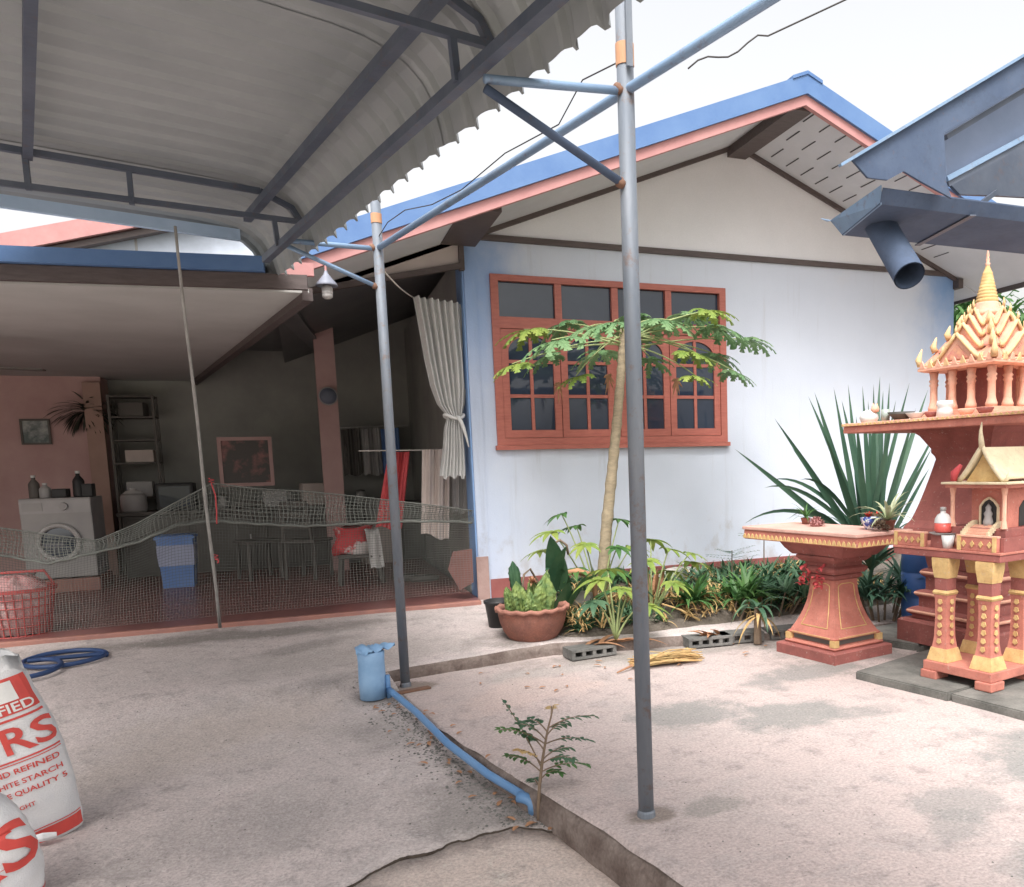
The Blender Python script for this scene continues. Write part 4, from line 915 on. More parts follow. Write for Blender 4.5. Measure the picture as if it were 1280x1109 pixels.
bm = BM(); lathe(bm, [(0,0),(.14,0),(.24,.12),(.26,.13),(.25,.14),(.13,.02),(0,.02)], 26); p_ = aty(8,735,9.3); bm.transform(Matrix.Translation(p_))
place('basin', bm, M['grey'], p_, 'grey wash basin on the stand behind the red basket', 'basin', smooth=True)
bst = thing('basin_stand', 'low dark stand under the grey basin', 'stand', (p_.x,p_.y,FZ))
for sx in (-1,1):
    for sy in (-1,1):
        bm = BM(); bar(bm, (sx*.13,sy*.13,0), (sx*.13,sy*.13,p_.z-FZ-.03), .03); obj('leg', bm, M['darkwood'], bst)
bm = BM(); box(bm, (-.17,-.17,p_.z-FZ-.03), (.17,.17,p_.z-FZ-.002)); obj('top', bm, M['darkwood'], bst)

# ================================================================== COURTYARD THINGS
# blue PVC pipe lying along the kerb, elbow at the near end
pts = [atz(u,v,z) for u,v,z in ((486,862,.05),(520,890,.02),(560,930,-.015),(610,968,-.045),(650,992,-.06),(664,1000,-.065))]
fp_ = []
for a, b in zip(pts, pts[1:]):
    fp_ += [a.lerp(b, k/5) for k in range(5)]
fp_.append(pts[-1]); e = pts[-1]
bm = BM(); tube(bm, fp_[:-1]+[e+Vector((-.02,.02,.004)), e+Vector((-.004,.004,-.004)), e+Vector((.006,-.006,-.02)), e+Vector((.008,-.009,-.045)), e+Vector((.008,-.009,-.10))], .021, 14)
pipe = place('water_pipe', bm, M['pvc'], e, 'blue plastic water pipe lying along the broken kerb', 'pipe', smooth=True)
bm = BM(); tube(bm, [e+Vector((-.05,.047,.008)), e+Vector((-.02,.02,.004)), e+Vector((-.004,.004,-.004)), e+Vector((.006,-.006,-.02)), e+Vector((.008,-.009,-.06))], .027, 14); obj('elbow', bm, M['pvc'], pipe, smooth=True, wd=True)
s = pts[0]; bm = BM(); tube(bm, [s+Vector((0,.0,-.06)), s+Vector((-.004,0,.10))], .016, 12); obj('riser', bm, M['pvc'], pipe, smooth=True, wd=True)
# blue standpipe sleeve with crumpled cover
bp_ = atz(467,872,.0); sv = thing('pipe_sleeve', 'pale blue plastic sleeve standing by the far post with a crumpled cover', 'pipe', (bp_.x,bp_.y,zL(bp_.x,bp_.y)))
bm = BM(); lathe(bm, [(.0,.005),(.085,.0),(.087,.12),(.084,.25),(.088,.31),(.08,.315),(.0,.31)], 26); obj('sleeve', bm, M['pvclight'], sv, smooth=True)
bm = BM(); rows = []
for j in range(9):
    q_ = j/8; rows.append([bm.verts.new((-.095+.25*k/16, (-.09+.18*q_)*(1-.75*max(0,k/16-.35)/.65), .318+.012*math.sin(k*1.3+j*.9)+.008*math.sin(k*2.9+j*2.3)+.035*math.sin(PI*q_)*(1-.6*k/16)+.03*max(0,k/16-.4))) for k in range(17)])
for a, b in zip(rows, rows[1:]):
    for k in range(16): bm.faces.new((a[k], a[k+1], b[k+1], b[k]))
obj('cover', bm, M['pvclight'], sv, smooth=True)
# rusty plate by the post foot
bm = BM(); p_ = atz(505,864,.012); box(bm, (-.12,-.03,-.01), (.18,.03,.0), Matrix.Translation(p_) @ Matrix.Rotation(.25,4,'Z')); place('metal_plate', bm, M['plate'], p_, 'small rusty plate at the foot of the far carport post', 'plate')
# blue hose coil at left
def hz(x, y, d): return zL(x, y)+d
bm = BM(); path = []
hc = atz(78,848,.02); h2 = atz(42,862,.02)
for k in range(31): 
    a = 2*PI*k/30; x, y = hc.x+.26*math.cos(a)+.03, hc.y+.24*math.sin(a); path.append(Vector((x, y, hz(x, y, .018+.012*(k/30)))))
for k in range(26):
    a = PI*.6-2*PI*k/25*.9; x, y = h2.x+.19*math.cos(a)-.02, h2.y+.25*math.sin(a); path.append(Vector((x, y, hz(x, y, .04))))
for k in range(8): x, y = path[-1].x-.09, path[-1].y+.03; path.append(Vector((x, y, hz(x, y, .018))))
tube(bm, path, .017, 10); place('garden_hose', bm, M['hose'], hc, 'dark blue garden hose coiled on the cement behind the sacks', 'hose', smooth=True)

# ---- sacks of starch
def textmesh(txt, size):
    cu = bpy.data.curves.new('t', 'FONT'); cu.body = txt; cu.size = size; cu.align_x = 'CENTER'; cu.align_y = 'CENTER'; cu.resolution_u = 3; cu.offset = size*.018
    o = bpy.data.objects.new('t', cu); COL.objects.link(o); bpy.context.view_layer.update()
    me = bpy.data.meshes.new_from_object(o.evaluated_get(bpy.context.evaluated_depsgraph_get()))
    bpy.data.objects.remove(o); bm = BM(); bm.from_mesh(me); bpy.data.meshes.remove(me)
    bmesh.ops.subdivide_edges(bm, edges=[e for e in bm.edges if e.calc_length() > size*.2], cuts=2, use_grid_fill=True)
    bmesh.ops.triangulate(bm, faces=bm.faces); return bm
def sack(loc, rotz, lean, hgt, wid, dep, label, prints, seed, top_open=True):
    """sack standing on its end; local u across (-.5...5), v up (0..1)"""
    T = Matrix.Translation(loc) @ Matrix.Rotation(rotz, 4, 'Z') @ Matrix.Rotation(lean, 4, 'Y')
    def surf(ang, v, off=0.):
        bul = (.80+.32*math.sin(PI*min(1,max(0,v*.92+.06)))**.6) if v < .93 else .80+.32*math.sin(PI*.94)**.6+.03*(v-.93)*8
        flat = 1. if v < .7 else 1-(v-.7)*.9
        ca, sa = math.cos(ang), math.sin(ang)
        sq = (abs(ca)**3.2+abs(sa)**3.2)**(-1/3.2)
        wr = 1+.045*noise.noise(Vector((ca*1.7+seed, sa*1.7, v*4.5)))+.022*noise.noise(Vector((ca*5+seed, sa*5, v*14)))
        r = sq*wr
        return Vector(((wid/2*bul*r+off)*ca, (dep/2*bul*flat*r+off)*sa, hgt*v+.015*noise.noise(Vector((ca*2, sa*2, seed)))*(v > .9)*3))
    t = thing('starch_sack', label, 'sack', loc, 0, 'sacks of starch at the left edge')
    bm = BM(); rows = []; nA, nV = 72, 44
    for j in range(nV+1): rows.append([bm.verts.new(T @ surf(2*PI*k/nA, j/nV)) for k in range(nA)])
    for a, b in zip(rows, rows[1:]):
        for k in range(nA): bm.faces.new((a[k], a[(k+1)%nA], b[(k+1)%nA], b[k]))
    bm.faces.new(rows[0][::-1])
    if top_open:
        inn = [bm.verts.new(T @ (surf(2*PI*k/nA, .80)*.0+Vector((surf(2*PI*k/nA,.86).x*.96, surf(2*PI*k/nA,.86).y*.9, hgt*.86)))) for k in range(nA)]
        for k in range(nA): bm.faces.new((rows[-1][k], rows[-1][(k+1)%nA], inn[(k+1)%nA], inn[k]))
        bm.faces.new(inn)
    body = obj('body', bm, M['sack'], t, smooth=True, wd=True)
    perim = wid*.9
    def wrap(bm, u0, v0, off, tilt=0.):
        for vv in bm.verts:
            x, y = vv.co.x, vv.co.y; x, y = x*math.cos(tilt)-y*math.sin(tilt), x*math.sin(tilt)+y*math.cos(tilt)
            uu, v_ = u0+x, v0+y/hgt
            # across the broad face: angle so that x position follows uu
            c_ = max(-.995, min(.995, uu/(wid/2*1.06))); ang = -PI/2+math.asin(c_) if True else 0
            vv.co = T @ surf(ang, min(.985,max(.01,v_)), off)
    for pr in prints:
        if pr[0] == 'text':
            _, txt, size, u0, v0, m_ , tilt = pr; bm = textmesh(txt, size); nm = 'lettering'
        else:
            _, (a, b), (c, d), m_, tilt = pr; bm = BM(); u0, v0 = (a+b)/2, (c+d)/2; nm = 'print'
            nu, nv = 16, max(2, int((d-c)*30)); g = [[bm.verts.new(((b-a)*(i/nu-.5), (d-c)*hgt*(j/nv-.5), 0)) for i in range(nu+1)] for j in range(nv+1)]
            for j in range(nv):
                for i in range(nu): bm.faces.new((g[j][i], g[j][i+1], g[j+1][i+1], g[j+1][i]))
        wrap(bm, u0, v0, .006 if m_ == 'sackwhite' or pr[0] == 'text' else .0035, tilt)
        obj(nm, bm, M[m_], body, wd=True, recalc=False)
    return t, T
s1 = atz(40,1052,-.085)
pr1 = [('rect',(-.185,.185),(.72,.90),'sackred',0), ('rect',(.0,.13),(.785,.885),'sackwhite',0), ('rect',(-.17,-.06),(.785,.885),'sackwhite',0), ('text','MODIFIED',.055,.04,.75,'sackwhite',0),
       ('rect',(-.185,.185),(.690,.702),'sackred',0), ('text','TRS',.16,.06,.585,'sackred',0), ('rect',(-.185,.185),(.485,.494),'sackred',0), ('rect',(-.185,.185),(.472,.477),'sackred',0),
       ('text','BLEND REFINED',.035,.04,.435,'sackred',0), ('text','WHITE STARCH',.032,.05,.375,'sackred',0), ('text','FINE QUALITY 5',.032,.05,.32,'sackred',0), ('text','NET WEIGHT',.026,-.02,.24,'sackred',0), ('text','25 KG',.026,-.02,.19,'sackred',0),
       ('rect',(-.19,.19),(.015,.085),'sackred',0), ('rect',(-.19,.19),(.092,.098),'sackred',0)]
sack((s1.x-.02,s1.y+.10,-.11), .28, -.21, .84, .41, .27, 'white sack with red lettering leaning at the left, its top open', pr1, 1.3)
s2 = atz(20,1112,-.13)
pr2 = [('rect',(-.25,.25),(.015,.085),'sackred',0), ('text','TRS',.25,.03,.50,'sackred',0), ('rect',(-.185,.185),(.63,.64),'sackred',0), ('rect',(-.185,.185),(.40,.405),'sackred',0), ('text','REFINED',.06,.0,.35,'sackred',0), ('rect',(-.05,.13),(.69,.80),'sackred',0)]
sack((s2.x-.10,s2.y-.15,-.17), .40, -.26, .50, .50, .30, 'white sack with large red letters at the lower left corner', pr2, 4.1, False)
bm = BM(); p_ = atz(55,1056,-.085); tube(bm, [p_+Vector((-.04,0,.03)), p_+Vector((0,.0,.035)), p_+Vector((.045,.015,.03))], [.016,.02,.013], 8); place('paper_scrap', bm, M['sack'], p_, 'rolled white paper scrap between the two sacks', 'paper')
bm = BM(); p_ = atz(12,818,.05); rows = [[bm.verts.new(p_+Vector((-.08+.03*k,.02*j,.03*math.sin(k*1.3+j*2)+.03))) for k in range(6)] for j in range(5)]
for a, b in zip(rows, rows[1:]):
    for k in range(5): bm.faces.new((a[k], a[k+1], b[k+1], b[k]))
place('plastic_bag', bm, M['sack'], p_, 'crumpled white plastic bag by the porch edge above the sack', 'bag', smooth=True)
# cable over the roof and twig of wire
bm = BM(); c0, c1, c2 = aty(860,86,5.2), aty(960,45,5.0), aty(1110,-25,4.6)
tube(bm, [c0+(-c0+c1)*(k/8)+Vector((0,0,.03*math.sin(k*1.1))) for k in range(8)]+[c1+(c2-c1)*(k/6) for k in range(7)], .0055, 6); place('cable', bm, M['cable'], c0, 'thin dark cable crossing the sky beside the house roof', 'cable', smooth=True)
bm = BM(); w0 = [CP(a,-.0,z) for a,z in ((-.02,3.0),(.2,3.06),(.5,3.06),(.9,2.99),(1.3,2.965),(1.8,3.0),(2.3,2.97),(2.5,3.08),(CL-.02,3.05))]
tube(bm, w0, .003, 6); place('tie_wire', bm, M['cable'], w0[0], 'thin wire looped along the carport tie beam', 'wire', smooth=True)

# ================================================================== SHRINES
def beads(bm, pts_dirs, s):
    for p in pts_dirs: cbox(bm, p, (s, s, s), None)
YAW = R_(11)
# paving slabs that carry the small shrine
def slabthing(poly, z0, z1, label):
    bm = BM(); ps = [(p.x+.012*random.uniform(-1,1), p.y+.012*random.uniform(-1,1), z0) for p in poly]; prism(bm, ps, (0,0,z1-z0))
    bmesh.ops.bevel(bm, geom=list(bm.edges), offset=.008, segments=2, affect='EDGES')
    c = sum(poly, Vector())/len(poly); c.z = z0
    return place('paving_slab', bm, M['slab'], c, label, 'slab', 'grey slabs under the shrines')
V2 = lambda x, y: Vector((x, y, 0))
slabthing([V2(3.38,4.55),V2(3.55,3.86),V2(4.9,4.15),V2(4.6,4.95)], -.03, .055, 'mossy grey slab under the small shrine, nearer the offering table')
slabthing([V2(3.56,3.84),V2(3.80,2.7),V2(5.1,3.0),V2(4.92,4.13)], -.03, .05, 'mossy grey slab at the right edge in front of the small shrine')
slabthing([V2(4.05,5.62),V2(4.28,5.02),V2(5.6,5.2),V2(5.5,5.95)], -.03, .05, 'mossy grey slab under the back of the tall shrine')
slabthing([V2(4.25,4.98),V2(4.62,4.97),V2(4.92,4.17),V2(5.9,4.4),V2(5.6,5.18)], -.03, .045, 'mossy grey slab under the front of the tall shrine')

# ---- offering table
tb = thing('offering_table', 'red pedestal offering table with salmon top and gold edging', 'table', (3.71,5.27,.0), YAW)
bm = BM(); sqloft(bm, [(.31,0),(.31,.075),(.295,.085)]); obj('plinth', bm, M['shdark'], tb)
bm = BM(); sqloft(bm, [(.255,.086),(.265,.10),(.255,.115)], cap=True); sqloft(bm, [(.222,.116),(.222,.16)]); sqloft(bm, [(.245,.161),(.25,.172),(.235,.185)]); bmo = obj('base_moulding', bm, M['shred'], tb)
for a in range(4):
    Mr = Matrix.Rotation(a*PI/2, 4, 'Z')
    bm = BM(); prism(bm, [(-.20,-.224,.122),(.20,-.224,.122),(.20,-.224,.155),(-.20,-.224,.155)], (0,-.003,0)); bm.transform(Mr); obj('moulding_recess', bm, M['darkwood'], bmo)
    bm = BM(); cbox(bm, (-.235,-.235,.138), (.05,.05,.05)); cbox(bm, (0,-.252,.10), (.34,.012,.012)); cbox(bm, (0,-.243,.172), (.40,.012,.010)); bm.transform(Mr); obj('gold_line', bm, M['gold'], bmo)
prof = [(.232,.186)]+[(.125+.107*((1-t)**2.1), .186+.40*t) for t in [k/10 for k in range(1,11)]]
bm = BM(); sqloft(bm, prof); st = obj('pedestal', bm, M['shred'], tb)
for a in range(4):            # framed panel on each face
    Mr = Matrix.Rotation(a*PI/2, 4, 'Z'); bm = BM()
    def pt(s_, t): 
        h = .125+.107*((1-t)**2.1); return Vector((s_*h, -h-.003, .186+.40*t))
    def chain(pl, w_=.006):
        for p, q in zip(pl, pl[1:]): bar(bm, p, q, w_, w_)
    chain([pt(-.66,.12+.07*k) for k in range(12)]); chain([pt(.66,.12+.07*k) for k in range(12)]); chain([pt(-.66,.12),pt(.66,.12)]); chain([pt(-.66,.89),pt(-.4,.93),pt(.4,.93),pt(.66,.89)])
    bm.transform(Mr); obj('gold_panel_line', bm, M['gold'], st)
bm = BM(); sqloft(bm, [(.13,.586),(.15,.60),(.15,.625),(.135,.635)]); sqloft(bm, [(.165,.636),(.18,.655),(.18,.675),(.16,.69)]); sqloft(bm, [(.15,.691),(.15,.72)]); sqloft(bm, [(.17,.721),(.20,.75),(.20,.77)]); obj('neck_moulding', bm, M['shdark'], tb)
bm = BM(); sqloft(bm, [(.19,.771),(.225,.82),(.25,.87)], ax=1., ay=1.35); obj('corbel', bm, M['shdark'], tb)
TS_ = (-.035,.075)
bm = BM(); box(bm, (-.285+TS_[0],-.60+TS_[1],.871), (.285+TS_[0],.60+TS_[1],.945), bev=.008); obj('apron', bm, M['shred'], tb)
bm = BM(); box(bm, (-.295+TS_[0],-.61+TS_[1],.946), (.295+TS_[0],.61+TS_[1],.972), bev=.006); obj('top_board', bm, M['tabletop'], tb)
bm = BM()
for k in range(26):
    y_ = -.58+k*.0465
    prism(bm, [(-.2885,y_-.020,.880),(-.2885,y_+.020,.880),(-.2885,y_+.012,.905),(-.2885,y_,.918),(-.2885,y_-.012,.905)], (-.006,0,0))
for k in range(12):
    x_ = -.26+k*.047
    prism(bm, [(x_-.020,-.6035,.880),(x_+.020,-.6035,.880),(x_,-.6035,.918)], (0,-.006,0))
bm.transform(Matrix.Translation((TS_[0],TS_[1],0))); stuff(obj('gold_edging', bm, M['gold'], tb))
for s_, w_ in (((-1,1),0),((1,1),0)):
    pass
# red garland on the left of the pedestal
bm = BM()
for k in range(60):
    a = random.uniform(0,2*PI); c = Vector((-.20+.05*math.cos(a)+.02*random.uniform(-1,1), .03+.10*math.sin(a), .60+random.uniform(-.06,.10)))
    blade(bm, c, jit(1)+Vector((-.5,0,0)), .05, .035, .3, 3)
bm.transform(Matrix.Translation(tb.location) @ Matrix.Rotation(YAW,4,'Z'))
place('red_garland', bm, M['red'], Vector(tb.location)+Vector((-.2,.03,.6)), 'dark red garland hung on the neck of the offering table', 'garland', recalc=False)

# ---- small shrine: low table on four legs carrying a little house
YS = R_(11); ss = thing('small_shrine', 'small red and gold spirit house with pointed gable on four legged stand', 'spirit house', (3.965,4.03,.053), YS)
bm = BM(); box(bm, (-.24,-.25,.055), (.30,.25,.115), bev=.006); obj('base_board', bm, M['shred'], ss)
for x_, y_ in ((-.24,.155),(-.24,-.25),(.18,.155),(.18,-.25)):
    bm = BM(); box(bm, (x_-.012,y_-.012,0), (x_+.125,y_+.107,.0545), bev=.008); obj('foot', bm, M['shred'], ss)
for x_, y_ in ((-.14,.16),(-.14,-.16),(.20,.16),(.20,-.16)):
    bm = BM(); prof = [(.075,.116),(.068,.15),(.055,.21),(.047,.27),(.043,.40),(.045,.52),(.05,.55)]
    sqloft(bm, prof, (x_,y_,0)); lg = obj('leg', bm, M['shred'], ss)
    bm = BM(); sqloft(bm, [(.079,.117),(.072,.15),(.061,.20)], (x_,y_,0)); 
    obj('gold_foot', bm, M['gold'], lg)
    bm = BM(); sqloft(bm, [(.052,.551),(.058,.565),(.05,.58)], (x_,y_,0)); sqloft(bm, [(.05,.66),(.06,.74),(.062,.79)], (x_,y_,0)); obj('gold_capital', bm, M['gold'], lg)
    bm = BM(); sqloft(bm, [(.046,.581),(.047,.66)], (x_,y_,0)); obj('capital_block', bm, M['shdark'], lg)
    for k in range(6):
        z_ = .245+k*.052; bm = BM()
        for dx, dy, n_ in ((-1,0,Vector((-1,0,0))),(0,-1,Vector((0,-1,0)))):
            h = .049+.006*max(0,(.35-z_)/.1); cx_, cy_ = x_+dx*h, y_+dy*h
            tn = Vector((-n_.y,n_.x,0))
            pts_ = [Vector((cx_,cy_,z_))+tn*a_*.018+Vector((0,0,b_*.018)) for a_, b_ in ((-1,-.3),(0,-1),(1,-.3),(.55,1),(-.55,1))]
            prism(bm, pts_, tuple(n_*.006))
        obj('gold_flower', bm, M['gold'], lg)
TZ = .80
bm = BM(); box(bm, (-.19,-.26,TZ-.008), (.35,.54,TZ+.035), bev=.005); obj('table_board', bm, M['shdark'], ss)
bm = BM(); box(bm, (-.195,-.265,TZ+.036), (.355,.545,TZ+.052), bev=.004); obj('table_lip', bm, M['shred'], ss)
# low parapet walls with gold rosettes
def parapet(y0, y1, x0=-.185, h=.085):
    bm = BM(); box(bm, (x0,y0,TZ+.053), (x0+.028,y1,TZ+.053+h), bev=.003); w_ = obj('parapet', bm, M['shred'], ss)
    bm = BM(); box(bm, (x0-.004,y0-.002,TZ+.053+h+.001), (x0+.032,y1+.002,TZ+.053+h+.012)); obj('parapet_cap', bm, M['shpink'], w_)
    for yy in (y0+.004, y1-.030):
        bm = BM(); box(bm, (x0-.008,yy,TZ+.0535), (x0-.001,yy+.026,TZ+.053+h+.006)); obj('gold_pier', bm, M['gold'], w_)
    n_ = max(1, int((y1-y0-.07)/.042))
    for k in range(n_):
        yy = y0+.05+(y1-y0-.10)*(k/(n_-1) if n_ > 1 else .5); bm = BM()
        prism(bm, [(x0-.001,yy,TZ+.075),(x0-.001,yy+.016,TZ+.096),(x0-.001,yy,TZ+.117),(x0-.001,yy-.016,TZ+.096)], (-.006,0,0)); obj('gold_rosette', bm, M['gold'], w_)
parapet(.29,.54); parapet(-.235,.045)
bm = BM(); box(bm, (-.156,-.262,TZ+.053), (.35,-.237,TZ+.138)); obj('parapet', bm, M['shdark'], ss)
# curved bridge up to the door
bm = BM()
for k in range(7):
    t0, t1 = k/7, (k+1)/7; z0 = TZ+.14+.055*math.sin(t0*PI/2); 
    box(bm, (-.155+.11*t0,-.15,z0), (-.155+.11*t1-.003,.01,z0+.012))
obj('bridge', bm, M['shpink'], ss)
bm = BM()
for y_ in (-.16, .02):
    for k in range(8):
        t = k/7; cbox(bm, (-.165+.13*t,y_,TZ+.155+.06*math.sin(t*PI/2)), (.024,.016,.034))
obj('bridge_rail', bm, M['cream'], ss)
# body with arched door
BZ = TZ+.19
bm = BM(); box(bm, (-.10,-.235,TZ+.054), (.35,.22,BZ), bev=.004); obj('terrace', bm, M['shdark'], ss)
bm = BM(); box(bm, (-.02,-.19,BZ+.001), (.33,.06,BZ+.27)); bd = obj('body', bm, M['shred'], ss)
yc = -.07
door = [(yc-.062,BZ+.005),(yc+.062,BZ+.005),(yc+.062,BZ+.13),(yc+.035,BZ+.165),(yc,BZ+.185),(yc-.035,BZ+.165),(yc-.062,BZ+.13)]
bm = BM(); prism(bm, [(-.021,y_,z_) for y_, z_ in door], (-.003,0,0)); obj('doorway', bm, M['black'], bd)
bm = BM()
for (ya, za), (yb_, zb) in zip(door[1:], door[2:]+door[:1]): bar(bm, (-.026,ya,za), (-.026,yb_,zb), .013, .013)
obj('door_surround', bm, M['cream'], bd)
bm = BM(); lathe(bm, [(0,0),(.03,.0),(.032,.03),(.022,.06),(.028,.08),(.016,.10),(.018,.12),(0,.145)], 14, (-.035,yc,BZ+.006)); obj('figure', bm, M['grey'], bd, smooth=True)
door2 = [(.10,BZ+.005),(.19,BZ+.005),(.19,BZ+.12),(.145,BZ+.165),(.10,BZ+.12)]
bm = BM(); prism(bm, [(x_,-.191,z_) for x_, z_ in door2], (0,-.003,0)); obj('side_window', bm, M['black'], bd)
for y_ in (-.215,.15):
    for x_ in (-.09,.32):
        bm = BM(); tube(bm, [(x_,y_,BZ), (x_,y_,BZ+.05), (x_,y_,BZ+.20), (x_,y_,BZ+.27)], [.022,.014,.014,.024], 8); obj('column', bm, M['shpink'], ss)
# roof: eaves, gable and ridge running away to the right
EZ = BZ+.272; GY0, GY1, RZ = yc-.145, yc+.145, EZ+.215
bm = BM(); box(bm, (-.17,-.28,EZ), (.37,.185,EZ+.014), bev=.004); obj('eave_board', bm, M['cream'], ss)
bm = BM(); box(bm, (-.15,-.26,EZ-.022), (.35,.165,EZ-.001)); obj('eave_under', bm, M['shred'], ss)
bm = BM()
for s_, y0 in ((1,GY1),(-1,GY0)):
    for k in range(5):
        t0, t1 = k/5, (k+1)/5; ya, yb_ = y0+(yc-y0)*t0, y0+(yc-y0)*t1; za, zb = EZ+.03+(RZ-EZ-.03)*t0**1.25, EZ+.03+(RZ-EZ-.03)*t1**1.25
        prism(bm, [(-.115,ya,za),(-.115,yb_,zb),(.42,yb_,zb),(.42,ya,za)], (0,0,.012))
rf = obj('roof', bm, M['cream'], ss)
bm = BM(); prism(bm, [(-.09,GY0+.02,EZ+.015),(-.09,GY1-.02,EZ+.015),(-.09,yc+.05,EZ+.115),(-.09,yc,EZ+.20),(-.09,yc-.05,EZ+.115)], (.012,0,0)); obj('pediment', bm, M['gold'], ss)
bm = BM()
for s_, y0 in ((1,GY1+.015),(-1,GY0-.015)):
    pl = [Vector((-.115,y0+(yc-y0)*t,EZ+.022+(RZ-EZ-.0)*t**1.25)) for t in [k/8 for k in range(9)]]
    tube(bm, pl, [.018]*7+[.016,.013], 8)
    tube(bm, [pl[0], pl[0]+Vector((0,s_*.018,.012)), pl[0]+Vector((0,s_*.028,.055))], [.016,.013,.004], 7)
tube(bm, [(-.115,yc,RZ+.01),(-.125,yc,RZ+.06),(-.13,yc,RZ+.11),(-.12,yc,RZ+.165)], [.018,.016,.010,.003], 8)
obj('gable_barge', bm, M['cream'], ss, smooth=True)
bm = BM(); tube(bm, [(.36,yc,RZ+.01),(.37,yc,RZ+.08),(.365,yc,RZ+.13)], [.018,.012,.003], 8); obj('rear_finial', bm, M['shpink'], ss, smooth=True)
bm = BM(); tube(bm, [(-.14,GY1+.035,EZ+.02),(-.14,GY1+.03,EZ+.07),(-.13,GY1-.01,EZ+.12)], [.02,.026,.012], 8); obj('red_tassel', bm, M['red'], ss, smooth=True)

# ---- tall shrine with spire on a high pedestal
TS = thing('tall_shrine', 'tall salmon spirit house with gold spire on a high maroon pedestal', 'spirit house', (4.79,4.86,.05), R_(7))
bm = BM(); prof = [(.44,0),(.44,.16),(.425,.175),(.36,.176),(.36,.20),(.385,.22),(.385,.25),(.36,.265),(.325,.27),(.325,.34),(.345,.36),(.345,.39),(.325,.40),(.29,.405),(.29,.50),(.315,.52),(.315,.56),(.285,.575),(.27,.58)]
sqloft(bm, prof); obj('stepped_base', bm, M['shdark'], TS)
for k, (h_, z_) in enumerate(((.388,.235),(.348,.375),(.318,.54))):
    bm = BM(); sqloft(bm, [(h_,z_-.012),(h_+.006,z_),(h_,z_+.012)], cap=True); obj('base_line', bm, M['shpink'], TS)
bm = BM(); prof = [(.28,.581),(.30,.70),(.40,.80),(.42,.86),(.41,.90)]+[(.40-.155*(t**.75), .90+.52*t) for t in [k/10 for k in range(1,11)]]+[(.25,1.44),(.27,1.47),(.27,1.50),(.30,1.55),(.33,1.60),(.38,1.645)]
sqloft(bm, prof); obj('pedestal', bm, M['shdark'], TS)
bm = BM(); box(bm, (-.57,-.92,1.646), (.60,.92,1.70), bev=.006); obj('platform', bm, M['shred'], TS)
bm = BM(); box(bm, (-.58,-.93,1.701), (.61,.93,1.725), bev=.005); obj('platform_lip', bm, M['shpink'], TS)
bm = BM()
for k in range(42):
    y_ = -.9+k*.044; prism(bm, [(-.583,y_-.018,1.704),(-.583,y_+.018,1.704),(-.583,y_,1.722)], (-.004,0,0))
stuff(obj('platform_ornament', bm, M['gold'], TS))
PZ = 1.726
bm = BM(); sqloft(bm, [(.34,PZ),(.34,PZ+.03),(.32,PZ+.032),(.32,PZ+.06)]); obj('shrine_floor', bm, M['shpink'], TS)
for x_ in (-.26,-.085,.085,.26):
    for y_ in (-.26,-.085,.085,.26):
        if abs(x_) < .2 and abs(y_) < .2: continue
        bm = BM(); lathe(bm, [(.0,PZ+.061),(.042,PZ+.061),(.042,PZ+.085),(.036,PZ+.10),(.029,PZ+.13),(.027,PZ+.24),(.036,PZ+.255),(.027,PZ+.27),(.038,PZ+.285),(.027,PZ+.30),(.036,PZ+.35),(0,PZ+.351)], 12, (x_,y_,0)); obj('column', bm, M['shpink'], TS, smooth=True)
bm = BM(); box(bm, (-.15,-.15,PZ+.061), (.15,.15,PZ+.35)); obj('cella', bm, M['shdark'], TS)
RZ0 = PZ+.352
bm = BM(); sqloft(bm, [(.31,RZ0),(.345,RZ0+.012),(.345,RZ0+.03),(.32,RZ0+.042)]); obj('cornice', bm, M['shpink'], TS)
def gable4(half, wdt, z0, hgt, name):
    """four gables, one towards each side"""
    for a in range(4):
        Mr = Matrix.Rotation(a*PI/2, 4, 'Z')
        bm = BM(); ap = Vector((-half,0,z0+hgt))
        prism(bm, [(-half,-wdt,z0),(-half,wdt,z0),ap], (half*.96,0,0)); bm.transform(Mr); g_ = obj(name, bm, M['shpink'], TS)
        bm = BM()
        for s_ in (-1,1):
            pl = [Vector((-half-.012,s_*wdt*(1.06)*(1-t),z0+hgt*t**1.15+.006)) for t in [k/5 for k in range(6)]]
            tube(bm, pl, .010*hgt/.16+.002, 7); tube(bm, [pl[0], pl[0]+Vector((0,s_*.012,.01)), pl[0]+Vector((0,s_*.015,.045))], [.013,.011,.003], 6)
        tube(bm, [ap+Vector((-.012,0,0)), ap+Vector((-.02,0,.035)), ap+Vector((-.015,0,.065))], [.013,.009,.002], 6)
        bm.transform(Mr); obj('gable_edge', bm, M['cream2'], g_, smooth=True)
        bm = BM(); prism(bm, [(-half-.004,-wdt*.55,z0+hgt*.12),(-half-.004,wdt*.55,z0+hgt*.12),(-half-.004,0,z0+hgt*.66)], (-.004,0,0)); bm.transform(Mr); obj('gable_field', bm, M['shpink2'], g_)
gable4(.315, .20, RZ0+.043, .20, 'gable')
gable4(.25, .155, RZ0+.13, .19, 'gable')
gable4(.185, .115, RZ0+.22, .17, 'gable')
bm = BM(); sqloft(bm, [(.33,RZ0+.043),(.22,RZ0+.15),(.20,RZ0+.17),(.13,RZ0+.30),(.09,RZ0+.40),(.085,RZ0+.42)]); obj('roof_core', bm, M['shpink'], TS)
gable4(.13, .08, RZ0+.30, .14, 'gable')
